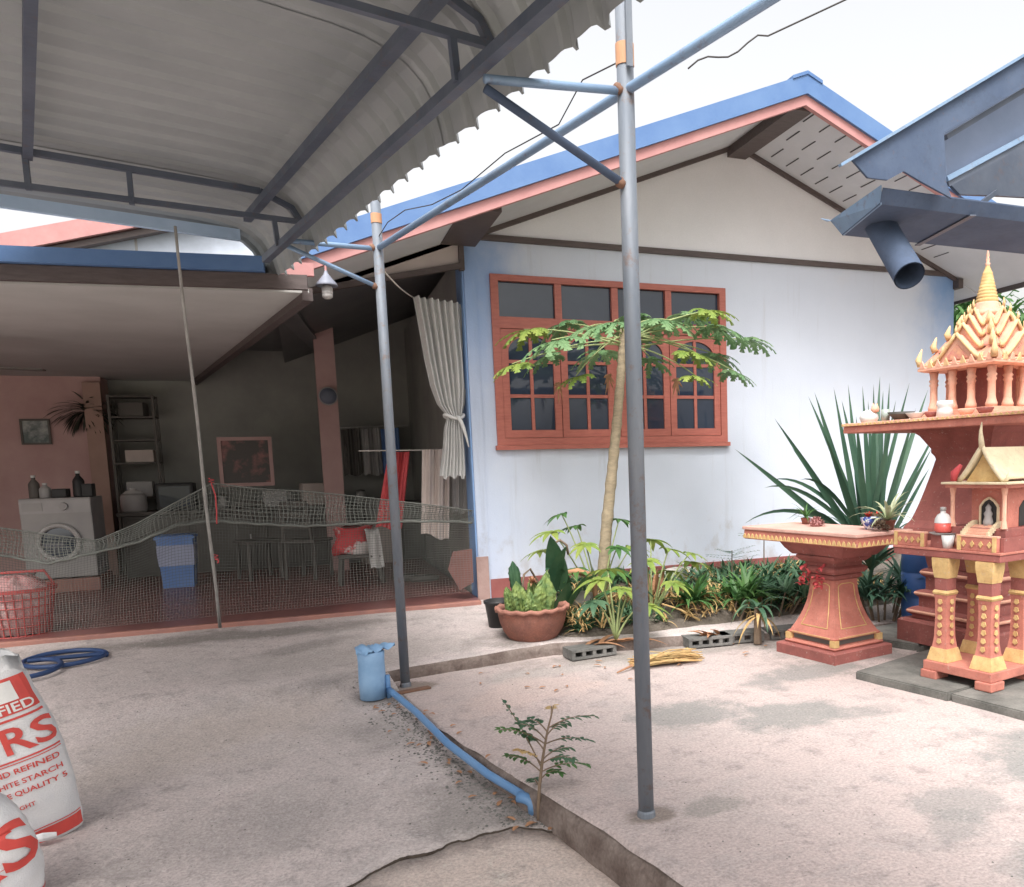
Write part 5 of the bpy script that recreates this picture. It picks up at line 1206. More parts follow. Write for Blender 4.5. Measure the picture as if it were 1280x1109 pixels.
for a in range(4):
    Mr = Matrix.Rotation(a*PI/2, 4, 'Z')
    for k in range(9):
        bm = BM(); y_ = -.30+.075*k; prism(bm, [(-.348,y_-.026,RZ0+.03),(-.348,y_+.026,RZ0+.03),(-.352,y_,RZ0+.085)], (.012,0,0)); bm.transform(Mr); obj('antefix', bm, M['cream2'] if k % 2 else M['shpink'], TS)
    for (h_, z_, L_) in ((.33,RZ0+.05,.13),(.255,RZ0+.15,.11),(.185,RZ0+.24,.10),(.125,RZ0+.32,.09)):
        bm = BM(); tube(bm, [(-h_,-h_,z_),(-h_-.012,-h_-.012,z_+L_*.35),(-h_*.98,-h_*.98,z_+L_)], [.026,.024,.004], 7); bm.transform(Mr); obj('corner_finial', bm, M['cream2'], TS, smooth=True)
        bm = BM(); prism(bm, [(-h_,-h_,z_-.01),(-h_*.98,-h_*.5,z_-.01),(-h_*.72,-h_*.72,z_+L_*.9),(-h_*.5,-h_*.98,z_-.01)], (0,0,.012)); bm.transform(Mr); obj('corner_leaf', bm, M['shpink2'], TS)
# crossing corner leaves
SZ = RZ0+.42
bm = BM(); lathe(bm, [(.0,SZ-.03),(.105,SZ-.03),(.11,SZ),(.095,SZ+.012),(.10,SZ+.03),(.085,SZ+.042),(.09,SZ+.06),(.078,SZ+.07)], 20); obj('spire_base', bm, M['shpink'], TS, smooth=True)
prof = [(.078,SZ+.071)]
for k in range(9):
    z_ = SZ+.08+k*.024; r_ = .080*(1-.068*k)
    prof += [(r_,z_),(r_*1.02,z_+.012),(r_*.88,z_+.018)]
prof += [(.028,SZ+.30),(.02,SZ+.32),(.014,SZ+.335)]
bm = BM(); lathe(bm, prof, 20); obj('spire', bm, M['gold'], TS, smooth=True)
bm = BM(); lathe(bm, [(.014,SZ+.336),(.020,SZ+.35),(.010,SZ+.365),(.016,SZ+.38),(.008,SZ+.395),(.012,SZ+.41),(.003,SZ+.45),(0,SZ+.46)], 14); obj('spire_tip', bm, M['shpink'], TS, smooth=True)

# ---- offerings
ZTOP = .974
TBM = Matrix.Translation(tb.location) @ Matrix.Rotation(YAW,4,'Z')
def on_table(x, y): return TBM @ Vector((x, y, ZTOP))
def lpot(loc, prof, m, label, cat, name, group=None):
    bm = BM(); lathe(bm, prof, 24); bm.transform(Matrix.Translation(loc)); return place(name, bm, m, loc, label, cat, group, smooth=True)
p_ = on_table(.06,-.33)
cw = mat('blue_white_china',(.72,.73,.76),(.05,.09,.34),26,.25,lo=.46,hi=.52)
bw = thing('china_bowl', 'blue and white china bowl with two red flowers on the offering table', 'bowl', p_)
bm = BM(); lathe(bm, [(0,0),(.05,0),(.055,.012),(.078,.05),(.088,.085),(.083,.086),(.07,.05),(0,.02)], 28); obj('bowl', bm, cw, bw, smooth=True)
for s_ in (-1,1):
    bm = BM()
    for k in range(26):
        d = Vector((random.uniform(-1,1),random.uniform(-1,1),random.uniform(.1,1.2))); blade(bm, Vector((s_*.042,-.01,.09)), d, .05, .034, .2, 3)
    obj('red_flower', bm, mat('flower_red',(.66,.06,.04),(.55,.05,.04),9,.6), bw, recalc=False)
def potplant(loc, n, L_, w_, m, potr, label, spread=1., potm='terra', droop=.9):
    t = thing('pot_plant', label, 'plant', loc, 0, 'little pot plants on the offering table')
    bm = BM(); lathe(bm, [(0,0),(potr*.7,0),(potr,potr*1.2),(potr*1.06,potr*1.25),(potr*.95,potr*1.25),(0,potr*1.1)], 20); obj('pot', bm, M[potm], t, smooth=True)
    bm = BM()
    for k in range(n):
        a = 2*PI*k/n*2.4+random.uniform(-.3,.3); e = random.uniform(.3,1.25)
        blade(bm, (0,0,potr*1.15), (math.cos(a)*math.cos(e)*spread,math.sin(a)*math.cos(e)*spread,math.sin(e)), L_*random.uniform(.7,1.1), w_, droop, 6)
    obj('leaves', bm, m, t, recalc=False); return t
pale = leafmat('pale_striped_leaf',(.30,.36,.20),(.46,.48,.33),14,.2)
potplant(on_table(.10,-.44), 24, .30, .034, pale, .055, 'pale spider plant in a small pot at the right of the offering table')
potplant(on_table(.12,.42), 20, .20, .018, M['mid'], .04, 'grassy green pot plant at the back left of the offering table', 1.3)
bm = BM(); p_ = on_table(.02,.20)
for k in range(130):
    a = random.uniform(0,2*PI); e = random.uniform(.0,1.4); d = Vector((math.cos(a)*math.cos(e),math.sin(a)*math.cos(e),math.sin(e)*.8)); blade(bm, p_+d*.045+Vector((0,0,.012)), d+jit(.6), .035, .024, .3, 2)
lathe(bm, [(0,0),(.045,.0),(.055,.03),(.03,.055),(0,.06)], 14, p_); place('dried_flower_pile', bm, mat('dusty_pink',(.42,.21,.20),(.32,.16,.16),12,.85), p_, 'dusty pink heap of dried flowers on the offering table', 'flowers', recalc=False)
bm = BM(); p_ = on_table(-.02,-.47)
for k in range(150):
    a = random.uniform(0,2*PI); e = random.uniform(.0,1.4); d = Vector((math.cos(a)*math.cos(e),math.sin(a)*math.cos(e),math.sin(e)*.7)); blade(bm, p_+d*.05+Vector((0,0,.015)), d+jit(.7), .04, .02, .3, 2)
place('withered_garland', bm, M['stem'], p_, 'dark withered garland heaped beside the pale spider plant', 'garland', recalc=False)
# things on the small shrine's table
SM = Matrix.Translation(ss.location) @ Matrix.Rotation(YS,4,'Z')
def onss(x, y, z=TZ+.053): return SM @ Vector((x, y, z))
p_ = onss(-.12,.20); p_.z += .085; dsh = SM @ Vector((-.12,.20,TZ+.053))
bm = BM(); sqloft(bm, [(.055,0),(.05,.08)]); bm.transform(Matrix.Translation(dsh)); place('offering_block', bm, M['shdark'], dsh, 'maroon block under the red drink bottle on the small shrine', 'block')
bt = thing('drink_bottle', 'round bottle of red drink with white shoulder on the small shrine', 'bottle', dsh+Vector((0,0,.097)))
bm = BM(); lathe(bm, [(0,0),(.048,0),(.055,.01),(.055,.06),(.0,.061)], 24); obj('red_drink', bm, mat('red_drink',(.70,.12,.10),None,5,.2), bt, smooth=True)
bm = BM(); lathe(bm, [(.054,.0615),(.05,.09),(.035,.115),(.018,.125),(.016,.14),(0,.14)], 24); obj('shoulder', bm, M['white'], bt, smooth=True)
bm = BM(); lathe(bm, [(0,.165),(.018,.163),(.02,.142),(0,.1405)], 16); obj('cap', bm, M['grey'], bt, smooth=True)
lpot(dsh+Vector((0,0,.081)), [(0,0),(.06,.0),(.085,.012),(.086,.015),(.05,.008),(0,.008)], M['grey'], 'flat grey dish under the red drink bottle', 'dish', 'dish')
p_ = onss(-.155,.135)
lpot(p_, [(0,0),(.03,0),(.042,.085),(.039,.085),(.028,.01),(0,.01)], M['white'], 'white paper cup in front of the small shrine', 'cup', 'cup')
p_ = onss(-.08,.105)
lpot(p_, [(0,0),(.028,0),(.034,.05),(.022,.08),(.027,.09),(0,.09)], M['shpink'], 'small salmon jar beside the white cup', 'jar', 'jar')
# things on the tall shrine's platform
TM = Matrix.Translation(TS.location) @ Matrix.Rotation(R_(7),4,'Z')
def ont(x, y): return TM @ Vector((x, y, PZ))
ct_ = thing('figurine', 'white and orange animal figurine on the left end of the tall shrine platform', 'figurine', ont(-.50,.70))
bm = BM(); lathe(bm, [(0,0),(.06,.0),(.075,.03),(.07,.06),(.04,.09),(0,.1)], 20); obj('body', bm, M['white'], ct_, smooth=True)
bm = BM(); lathe(bm, [(0,-.03),(.028,-.02),(.035,.0),(.025,.025),(0,.035)], 14, (.02,-.05,.10)); 
for s_ in (-1,1): lathe(bm, [(.012,.02),(.006,.04),(0,.05)], 8, (.02+s_*.018,-.05,.10))
obj('head', bm, M['shpink'], ct_, smooth=True)
lpot(ont(-.50,.52), [(0,0),(.03,0),(.036,.09),(.033,.09),(.026,.01),(0,.01)], mat('greenish_glass',(.36,.42,.38),None,4,.15), 'greenish drinking glass on the tall shrine platform', 'glass', 'drinking_glass')
lpot(ont(-.48,.38), [(0,0),(.05,0),(.10,.055),(.105,.06),(.06,.012),(0,.012)], M['darkwood'], 'dark shallow tray on the tall shrine platform', 'tray', 'tray')
lpot(ont(-.50,.22), [(0,0),(.035,0),(.07,.04),(.072,.044),(.035,.01),(0,.01)], M['white'], 'white saucer with rim on the tall shrine platform', 'saucer', 'saucer')
p_ = ont(-.46,-.02); lpot(p_, [(0,0),(.062,0),(.055,.05),(.05,.07),(.06,.085),(.055,.115),(.05,.115),(0,.05)], M['white'], 'white waisted cup standing before the columns of the tall shrine', 'cup', 'white_cup')
for k, (x_, y_, lb) in enumerate(((-.43,.12,'brown offering bowl left of the white waisted cup'),(-.45,-.20,'brown offering bowl right of the white waisted cup'),(-.45,-.36,'brown offering bowl at the right edge of the photo'))):
    lpot(ont(x_,y_), [(0,0),(.035,0),(.06,.04),(.055,.045),(.03,.02),(0,.02)], M['shpink'] if k == 1 else M['shdark'], lb, 'bowl', 'offering_bowl', 'brown bowls on the tall shrine platform')
# blue drum and water vessel behind the tables
p_ = Vector((4.05,5.45,.0))
bd_ = thing('blue_barrel', 'dark blue plastic barrel behind the offering table', 'barrel', (4.95,5.75,.06))
bm = BM(); lathe(bm, [(0,0),(.13,0),(.15,.04),(.155,.2),(.145,.21),(.155,.22),(.155,.42),(.145,.43),(.155,.44),(.15,.66),(.12,.70),(0,.70)], 24); obj('body', bm, mat('barrel_blue',(.05,.13,.36),(.04,.10,.28),4,.45), bd_, smooth=True)
bm = BM(); lathe(bm, [(0,.735),(.125,.735),(.13,.702),(0,.7015)], 24); obj('lid', bm, mat('lid_yellow',(.50,.45,.18),None,5,.5), bd_, smooth=True)

# ================================================================== PLANTS
def palmate(bm, c, out, size, nl=9, span=2.45, droop=.35, lobed=True, wl=.16):
    """palmate leaf at the end of a petiole: lobes fan round c, main lobe along out"""
    out = Vector(out).normalized(); side = out.cross(Vector((0,0,1))); side = side.normalized() if side.length > .05 else Vector((1,0,0))
    up = side.cross(out).normalized()
    for i in range(nl):
        a = -span+2*span*i/(nl-1)+random.uniform(-.06,.06); L_ = size*(1-.42*(abs(a)/span)**1.4)*random.uniform(.9,1.08)
        d = (out*math.cos(a)+side*math.sin(a)); d = (d+up*random.uniform(-.12,.10)).normalized()
        n = 6; p = c.copy(); prev = None; q = d.cross(up).normalized(); dd = d.copy(); mids = []
        for k in range(n+1):
            t = k/n; w_ = size*wl*.5*(math.sin(PI*min(1,.12+.88*t))**.8)*(1-.45*t) if k < n else 0
            l, r = bm.verts.new(p-q*w_+up*w_*.22), bm.verts.new(p+q*w_+up*w_*.22)
            m_ = bm.verts.new(p)
            if prev:
                bm.faces.new((prev[0],prev[1],m_,l)); bm.faces.new((prev[1],prev[2],r,m_))
            prev = (l,m_,r); mids.append((p.copy(), dd.copy(), w_))
            p = p+dd*L_/n; dd = (dd+Vector((0,0,-1))*droop*(.25+t)/n*1.6).normalized()
        if lobed:
            for k in (1,2,3,4,5):
                pp_, dv, w_ = mids[k]
                for s_ in (-1,1):
                    dr = (dv*.75+q*s_*.75).normalized(); ll = size*.20*(1-abs(k-3)/5.)*random.uniform(.7,1.1); b0 = pp_+q*s_*w_*.6
                    v0 = bm.verts.new(b0-dv*.028*size/.4); v1 = bm.verts.new(b0+dv*.05*size/.4); v2 = bm.verts.new(b0+dr*ll+Vector((0,0,-.2*ll))); v3 = bm.verts.new(b0+dr*ll*.6-dv*.012)
                    bm.faces.new((v0,v1,v2,v3))
# ---- papaya tree
pbase = atz(756,765,.13); PYp = pbase.y
ptree = thing('papaya_tree', 'slim papaya tree with spreading leaves growing before the window', 'tree', pbase)
spine = [atz(756,765,.10), aty(754,720,PYp+.02), aty(758,660,PYp+.03), aty(765,590,PYp+.03), aty(771,530,PYp+.03), aty(776,470,PYp+.02), aty(778,435,PYp+.02), aty(779,412,PYp+.02)]
sp2 = []
for a, b in zip(spine, spine[1:]): sp2 += [a.lerp(b, k/9) for k in range(9)]
sp2.append(spine[-1])
bm = BM(); nn = len(sp2); tube(bm, sp2, [(.062-.030*i/nn)*(1+.07*math.sin(i*2.3)+.04*math.sin(i*5.1)) for i in range(nn)], 14); obj('trunk', bm, M['trunk'], ptree, smooth=True, wd=True)
top = spine[-1]
# leaf centres seen in the photo (pixel of the leaf's middle, depth offset, size)
PL = [(655,412,.15,.40),(738,408,-.35,.36),(768,402,-.5,.34),(812,404,.4,.36),(640,455,-.15,.30),(690,425,-.25,.42),(700,405,.35,.38),(745,440,.25,.36),(720,470,-.1,.28),(800,400,.35,.42),(835,400,-.2,.44),(870,395,.1,.42),(868,440,-.3,.36),(905,410,-.1,.42),(900,445,.15,.36),(920,465,-.2,.30),(870,470,-.35,.26),(940,425,.2,.36),(815,450,.3,.3),(680,445,.3,.32),(890,388,-.4,.36)]
bmP = BM()
for i, (u, v, dy, sz) in enumerate(PL):
    q = aty(u, v, top.y+dy); d = q-top; bm = BM()
    s0 = top+Vector((0,0,-.18*random.random()-.02)); hv = Vector((d.x, d.y, 0)); 
    tube(bm, bez(s0, (s0+q)/2+Vector((0,0,.10)), q, 7), [.010,.009,.008,.007,.007,.006,.006,.005], 6)
    stem = obj('petiole', bm, M['petiole'], ptree, smooth=True, wd=True)
    bm = BM(); outd = hv.normalized()*1.+Vector((0,0,-.25+random.uniform(-.15,.12))); palmate(bm, q-hv.normalized()*sz*.15, outd, sz*1.0, 9, 2.35, 1.05, True, .12)
    obj('leaf', bm, M['papaya'] if i % 4 else M['bright'], stem, wd=True, recalc=False)
for k in range(3):           # hanging withered leaves
    q = aty((697,845,760)[k], (480,475,470)[k], top.y-.1); bm = BM(); palmate(bm, q, (.1,.0,-1), .2, 7, 1.6, .2, False, .2); obj('withered_leaf', bm, M['dry'], ptree, wd=True, recalc=False)

# ---- sword-leaved plant behind the offering table
ab = Vector((5.05,6.55,.25)); ag = thing('sword_plant', 'large dark green sword-leaved plant against the white wall', 'plant', ab)
tips = [(1018,490,.1),(1042,484,-.05),(1010,495,.2),(1052,500,.15),(1078,482,0),(1092,480,-.1),(1104,488,.15),(1112,478,0),(1137,478,.1),(1160,487,0),(1165,560,-.2),(1162,585,.1),(968,523,.1),(918,561,-.15),(930,655,-.5),(985,650,-.6),(955,610,-.35),(965,600,.2),(1000,600,-.3),(1060,480,.3),(1120,500,-.25),(1070,520,-.3),(1145,510,-.3),(1085,500,.35),(1030,540,-.35),(990,560,.3),(1175,530,.25),(1100,470,.25)]
for i, (u, v, dy) in enumerate(tips):
    tip = aty(u, v, ab.y+dy); b0 = ab+Vector((random.uniform(-.10,.10), random.uniform(-.08,.08), .25+.1*random.random()))
    low = v > 590 and u < 1010
    mid_ = (b0+tip)/2+Vector((0,0,.48 if low else .02+.05*random.random())) + (Vector((tip.x-b0.x,0,0))*.12 if low else Vector())
    pl = bez(b0, mid_, tip, 12); wdt = .064 if not low else .042
    bm = BM(); prev = None
    for k, p in enumerate(pl):
        t = k/12; w_ = wdt*.5*(.65+.9*t if t < .4 else 1.01*(1-((t-.4)/.6)**1.7)); tg = (pl[min(k+1,12)]-pl[max(k-1,0)]).normalized()
        sd = tg.cross(Vector((0,1,.2))).normalized(); sd = (sd+Vector((0,random.uniform(-.05,.05)+(.6 if i % 3 == 0 else 0),0))).normalized(); nr = sd.cross(tg)
        if nr.y > 0: nr = -nr
        cv = [bm.verts.new(p-sd*w_+nr*w_*.35), bm.verts.new(p), bm.verts.new(p+sd*w_+nr*w_*.35)]
        if prev:
            bm.faces.new((prev[0],prev[1],cv[1],cv[0])); bm.faces.new((prev[1],prev[2],cv[2],cv[1]))
        prev = cv
    obj('leaf', bm, M['sword'], ag, smooth=True, wd=True, recalc=False)
for i in range(16):
    a = random.uniform(0,2*PI); bm = BM(); blade(bm, ab+Vector((0,0,.15)), (math.cos(a)*.8,math.sin(a)*.8,random.uniform(.5,1.3)), random.uniform(.7,1.1), .07, .7, 9, .35); obj('leaf', bm, M['sword'], ag, wd=True, recalc=False)

# ---- terracotta pot with cactus
tp = Vector((1.665,6.56,.075)); pot = thing('terracotta_pot', 'wide terracotta pot with wavy rim holding cactus on the cement', 'pot', tp); pot.scale = (.90,.90,.90)
bm = BM(); lathe(bm, [(0,0),(.19,0),(.215,.03),(.265,.10),(.295,.18),(.31,.25),(.312,.29)], 48); lathe(bm, [(.285,.29),(.27,.2),(.0,.2)], 48); obj('body', bm, M['terra'], pot, smooth=True)
bm = BM(); lathe(bm, [(.312,.285),(.335,.29),(.34,.315),(.325,.325),(.29,.318),(.285,.29)], 64, wob=lambda k, r, z: .009*math.sin(k*2*PI/64*16) if r > .3 else 0); obj('rim', bm, mat('terra_rim',(.36,.17,.125),(.29,.13,.10),7,.8,.2,30), pot, smooth=True)
bm = BM(); lathe(bm, [(0,.255),(.12,.262),(.22,.25),(.286,.245)], 30, wob=lambda k, r, z: .012*math.sin(k*1.7+r*30)); obj('soil', bm, M['soil'], pot, smooth=True)
def pad_(bm, base, h, w_, lean, th=.055, rot=0.):
    """ribbed cactus lobe"""
    Mx = Matrix.Translation(base) @ Matrix.Rotation(rot,4,'Z') @ Matrix.Rotation(lean,4,'Y'); n, mrow = 28, 14; rows = []
    for j in range(mrow+1):
        t = j/mrow; r = (math.sin(PI*(.16+.82*t))**.8)*(1+.10*math.sin(t*9+base.x*40)) if j < mrow else .02
        rows.append([bm.verts.new(Mx @ (Vector((w_*.5*r*math.cos(2*PI*k/n)*(1+.22*math.cos(k*2*PI*7/n)+.06*math.sin(t*34+k)), th*r*math.sin(2*PI*k/n)*(1+.26*math.cos(k*2*PI*7/n)+.06*math.sin(t*34+k)), h*t))+jit(.004))) for k in range(n)])
    for a, b in zip(rows, rows[1:]):
        for k in range(n): bm.faces.new((a[k], a[(k+1)%n], b[(k+1)%n], b[k]))
    bm.faces.new(rows[-1]); bm.faces.new(rows[0][::-1])
ca = thing('cactus', 'yellow-green ribbed cactus lobes with orange bud in the terracotta pot', 'cactus', tp+Vector((0,0,.22))); ca.scale = (.88,.88,.92)
for (x_, y_, h_, w_, le, ro) in ((-.11,-.08,.33,.13,-.16,.2),(.07,-.15,.38,.17,.06,-.1),(.0,-.04,.34,.10,-.05,.6),(-.17,.0,.28,.10,-.25,.1),(.10,-.06,.40,.09,.12,.4),(-.05,-.14,.25,.09,-.05,.9)):
    bm = BM(); pad_(bm, Vector((x_,y_,-.01)), h_, w_, le, .05, ro); obj('lobe', bm, M['cactus'], ca, smooth=False)
bm = BM(); pad_(bm, Vector((-.13,.04,.20)), .28, .10, -.10, .03); obj('lobe', bm, M['deep'], ca, smooth=True)
bm = BM()
for k in range(30): blade(bm, (-.02,-.10,.30), jit(1)+Vector((0,0,.6)), .06, .03, .2, 3)
obj('bud', bm, M['dry'], ca, recalc=False)
# broad dark leaves and tendrils behind the cactus
dk = thing('broadleaf_plant', 'dark broad-leaved climber with curling tendril behind the cactus pot', 'plant', tp+Vector((.20,.25,.10)))
for (x_, y_, z_, L_, a_) in ((.02,-.05,.30,.34,.2),(.10,.0,.36,.36,-.2),(.16,-.1,.18,.30,.5),(.22,.0,.22,.30,.9),(.0,-.06,.15,.28,-.5),(.25,-.15,.10,.26,1.2),(.08,-.1,.05,.3,.1)):
    bm = BM(); blade(bm, (x_,y_,z_-.1), (math.sin(a_)*.7,-.25,1.), L_*1.5, .21, .6, 8, .18, 2.6); obj('leaf', bm, M['deep'], dk, recalc=False)
for (x_, y_, z_, L_, a_) in ((.28,.05,.35,.30,.5),(.18,.05,.42,.28,-.4),(.34,-.05,.25,.30,1.0),(-.06,.1,.30,.26,-.7),(.30,-.12,.0,.28,.9)):
    bm = BM(); blade(bm, (x_,y_,z_-.15), (math.sin(a_)*.9,-.3,.8), L_*1.4, .17, 1.1, 8, .18, 2.4); obj('leaf', bm, M['mid'] if x_ > .25 else M['deep'], dk, recalc=False)
bm = BM(); tube(bm, [(.02,0,.1),(.02,0,.35),(.03,0,.55),(.07,.0,.66),(.13,0,.69),(.19,0,.64),(.20,0,.56)], .011, 8)
tube(bm, [(-.05,0,.1),(-.08,0,.35),(-.14,0,.46),(-.20,-.02,.42),(-.22,-.03,.33),(-.20,-.03,.27)], .010, 8); obj('tendril', bm, M['stem'], dk, smooth=True)
# black pot behind
bp2 = thing('black_pot', 'small black plastic pot half hidden behind the terracotta pot', 'pot', Vector((1.48,7.0,.115)))
bm = BM(); lathe(bm, [(0,0),(.085,0),(.115,.22),(.125,.225),(.125,.25),(.108,.25),(.10,.2),(0,.2)], 24); obj('body', bm, M['black'], bp2, smooth=True)
bm = BM(); lathe(bm, [(0,.212),(.103,.208)], 18); obj('soil', bm, M['soil'], bp2)

# ---- young palmate plants round the papaya foot
def cassava(loc, stems, label, m='mid', lsize=.22, rnd=0):
    t = thing('palmate_shrub', label, 'plant', loc, 0, 'young palmate plants at the foot of the papaya')
    for (tx, ty, tz) in stems:
        q = Vector((tx,ty,tz)); bm = BM(); tube(bm, bez(Vector((0,0,0)), q*.5+Vector((0,0,.12)), q, 7), [.011,.01,.009,.008,.007,.006,.006,.005], 6); st_ = obj('stem', bm, M['petiole'], t, smooth=True)
        for a in range(1):
            bm = BM(); o_ = Vector((q.x,q.y,0)); o_ = o_.normalized() if o_.length > .02 else Vector((1,0,0))
            palmate(bm, q, o_+Vector((0,0,-.25)), lsize*random.uniform(.85,1.15), 7, 2.0, .9, False, .30); obj('leaf', bm, M[m] if random.random() < .75 else M['bright'], st_, recalc=False)
    return t
g1 = Vector((2.45,7.15,.14))
cassava(g1, [(-.45,-.1,.78),(-.30,.1,.92),(-.18,-.2,.66),(-.50,.1,.60),(.10,-.25,.62),(.22,.0,.85),(.30,-.1,.60),(-.15,.15,.80),(.05,-.30,.42),(-.30,-.25,.45)], 'young palmate plant left of the papaya trunk')
g2 = atz(815,775,.12)
cassava(g2, [(.18,.0,.62),(.34,-.1,.58),(.05,.1,.70),(.42,.05,.48),(-.08,-.1,.55),(.25,.15,.40),(.12,-.2,.35)], 'young palmate plant with yellowish leaves right of the near post', 'bright', .24)
g3 = atz(770,800,.10)
cassava(g3, [(.05,-.05,.42),(-.12,.0,.50),(.16,.05,.40),(-.2,-.1,.34),(.0,.15,.55),(.22,-.1,.28)], 'low drooping palmate plant at the papaya foot', 'blueleaf', .26)

# ---- dense low shrubs along the bed
def rosette(bm, c, n, L_, w_, emin=.2, emax=1.2, droop=.8, seg=6):
    for k in range(n):
        a = random.uniform(0,2*PI); e = random.uniform(emin, emax)
        blade(bm, c+jit(.02), (math.cos(a)*math.cos(e),math.sin(a)*math.cos(e),math.sin(e)), L_*random.uniform(.65,1.1), w_*random.uniform(.8,1.15), droop*random.uniform(.7,1.3), seg, .25)
def shrub(name, loc, nro, spread, L_, w_, m, label, hgt=.2, stemm='stem', group='low shrubs in the planting bed'):
    t = thing(name, label, 'plant', loc, 0, group); bm = BM(); b2 = BM()
    for k in range(nro):
        a = random.uniform(0,2*PI); r = spread*math.sqrt(random.random()); c = Vector((r*math.cos(a)*1.4, r*math.sin(a), hgt*random.uniform(.4,1.1)*(1-.4*r/spread)))
        rosette(bm, c, 13, L_, w_); tube(b2, [(c.x*.6,c.y*.6,-.05), c], [.012,.006], 5)
    obj('foliage', bm, m, t, recalc=False); obj('stems', b2, M[stemm], t); return t
shrub('leafy_shrub', atz(905,772,.12), 15, .24, .30, .055, M['mid'], 'bright green leafy shrub right of the near post', .30)
shrub('leafy_shrub', atz(960,765,.12), 20, .28, .30, .045, M['blueleaf'], 'greyer green leafy shrub left of the offering table', .32)
shrub('leafy_shrub', Vector((4.35,6.55,.12)), 18, .30, .30, .05, M['deep'], 'dark leafy shrub behind the offering table pedestal', .38)
shrub('leafy_shrub', Vector((4.75,6.0,.08)), 14, .24, .32, .05, M['sword'], 'very dark leafy shrub between the offering table and tall shrine', .40)
shrub('leafy_shrub', Vector((3.45,7.3,.16)), 14, .35, .25, .04, M['blueleaf'], 'bluish low shrub along the foot of the white wall', .25)
f1 = atz(947,800,.04); fn_ = thing('strap_fern', 'small drooping strap-leaved plant at the pad edge', 'plant', f1)
bm = BM(); rosette(bm, Vector((0,0,.26)), 14, .34, .05, .1, .9, 1.5, 8); obj('leaves', bm, M['blueleaf'], fn_, recalc=False)
bm = BM(); rosette(bm, Vector((0,0,.2)), 9, .38, .04, -.3, .3, 1.2, 7); obj('dry_leaves', bm, M['straw'], fn_, recalc=False)
bm = BM(); tube(bm, [(0,0,-.03),(0,0,.27)], [.035,.025], 8); obj('stump', bm, M['stem'], fn_)
# ground cover
bm = BM()
for k in range(2600):
    x_, y_ = random.uniform(1.95,5.3), random.uniform(6.42,8.0)
    if x_ < 2.2 and y_ > 7.3: continue
    if random.random() > .45+1.3*fn(x_,y_,1.6,4): continue
    rosette(bm, Vector((x_,y_,zbed(x_,y_))), 4, .15, .034, .2, 1.3, .6, 3)
stuff(tag(obj('ground_cover', bm, M['deep'], recalc=False), 'dark green ground cover across the planting bed', 'ground cover'))
bm = BM()
for k in range(1500):
    x_, y_ = random.uniform(1.95,5.3), random.uniform(6.38,7.6)
    if random.random() > .35+.9*fn(x_,y_,1.7,8): continue
    rosette(bm, Vector((x_,y_,zbed(x_,y_)+.04)), 4, .20, .022, .1, 1.2, 1.3, 4)
stuff(tag(obj('dead_grass', bm, M['straw'], recalc=False), 'dry grass and dead leaves lying among the bed plants', 'dry grass'))
# low ferny sprays against the wall
for k, (u, v, lb) in enumerate(((955,662,'thin ferny seedling in front of the wall left of the offering table'),(915,688,'dark ferny spray low before the wall'))):
    c = aty(u, v+50, 7.2); tpn = aty(u, v, 7.2); t = thing('ferny_seedling', lb, 'plant', c, 0, 'ferny seedlings by the wall'); bm = BM(); tube(bm, [(0,0,0), tpn-c], [.008,.004], 6); obj('stem', bm, M['stem'], t); bm = BM()
    for j in range(9):
        a = j*2.4; p0_ = (tpn-c)*(.75+.25*j/9); d = Vector((math.cos(a),math.sin(a)*.6,.12))
        for q in range(8):
            for s_ in (-1,1): blade(bm, p0_+d*.04*q, d*.6+d.cross(Vector((0,0,1)))*s_, .045, .022, .3, 2)
    obj('leaves', bm, M['sword'] if k else M['blueleaf'], t, recalc=False)

# ---- moringa seedling growing from the kerb
sb = aty(673,1012,atz(673,1012,-.12).y-.09); sd_ = thing('seedling', 'thin green seedling growing from the kerb beside the blue pipe', 'plant', sb)
TS0 = Vector((0,0,0)); stp = [aty(u,v,sb.y)-sb for u,v in ((673,1012),(674,985),(678,950),(684,915),(689,895),(692,882))]
bm = BM(); tube(bm, [stp[0]+Vector((0,.01,-.12))]+stp, [.010,.009,.008,.007,.005,.004,.002], 7); obj('stem', bm, M['stem'], sd_, smooth=True)
fr_ = [(632,880,960,0),(626,912,930,1),(650,905,925,0),(655,918,938,0),(735,925,930,0),(742,895,910,0),(648,938,955,2),(636,945,965,1),(732,955,965,1),(708,905,920,0),(712,935,950,0),(700,965,975,1),(665,975,985,0),(660,900,915,0),(715,948,955,0),(690,884,895,2)]
def on_stem(v_):
    vs = [1012,985,950,915,895,882]
    for k in range(5):
        if vs[k] >= v_ >= vs[k+1]: return stp[k].lerp(stp[k+1], (vs[k]-v_)/(vs[k]-vs[k+1]))
    return stp[0] if v_ > 1012 else stp[-1]
for (u, v, vs, kind) in fr_:
    e_ = aty(u, v, sb.y+random.uniform(-.18,.18))-sb; s_ = on_stem(vs); bm = BM(); pl = bez(s_, (s_+e_)/2+Vector((0,0,.04)), e_, 9); tube(bm, pl, [.0035]*5+[.002]*5, 5); fr0 = obj('frond', bm, M['stem'], sd_)
    bm = BM()
    for k in range(3,10):
        d = (pl[min(k+1,9)]-pl[k-1]).normalized(); sdv = d.cross(Vector((0,0,1))).normalized()
        for q in (-1,1):
            dd = (d*.5+sdv*q+Vector((0,0,random.uniform(-.4,.3)))); b0 = pl[k]+dd.normalized()*.006
            blade(bm, b0, dd, random.uniform(.026,.042), .022, .4, 3, .1, 3.)
    blade(bm, pl[9], (pl[9]-pl[8]), .035, .022, .3, 3, .1, 3.)
    obj('leaflets', bm, (M['blueleaf'], M['mid'], M['straw'])[kind], fr0, recalc=False)

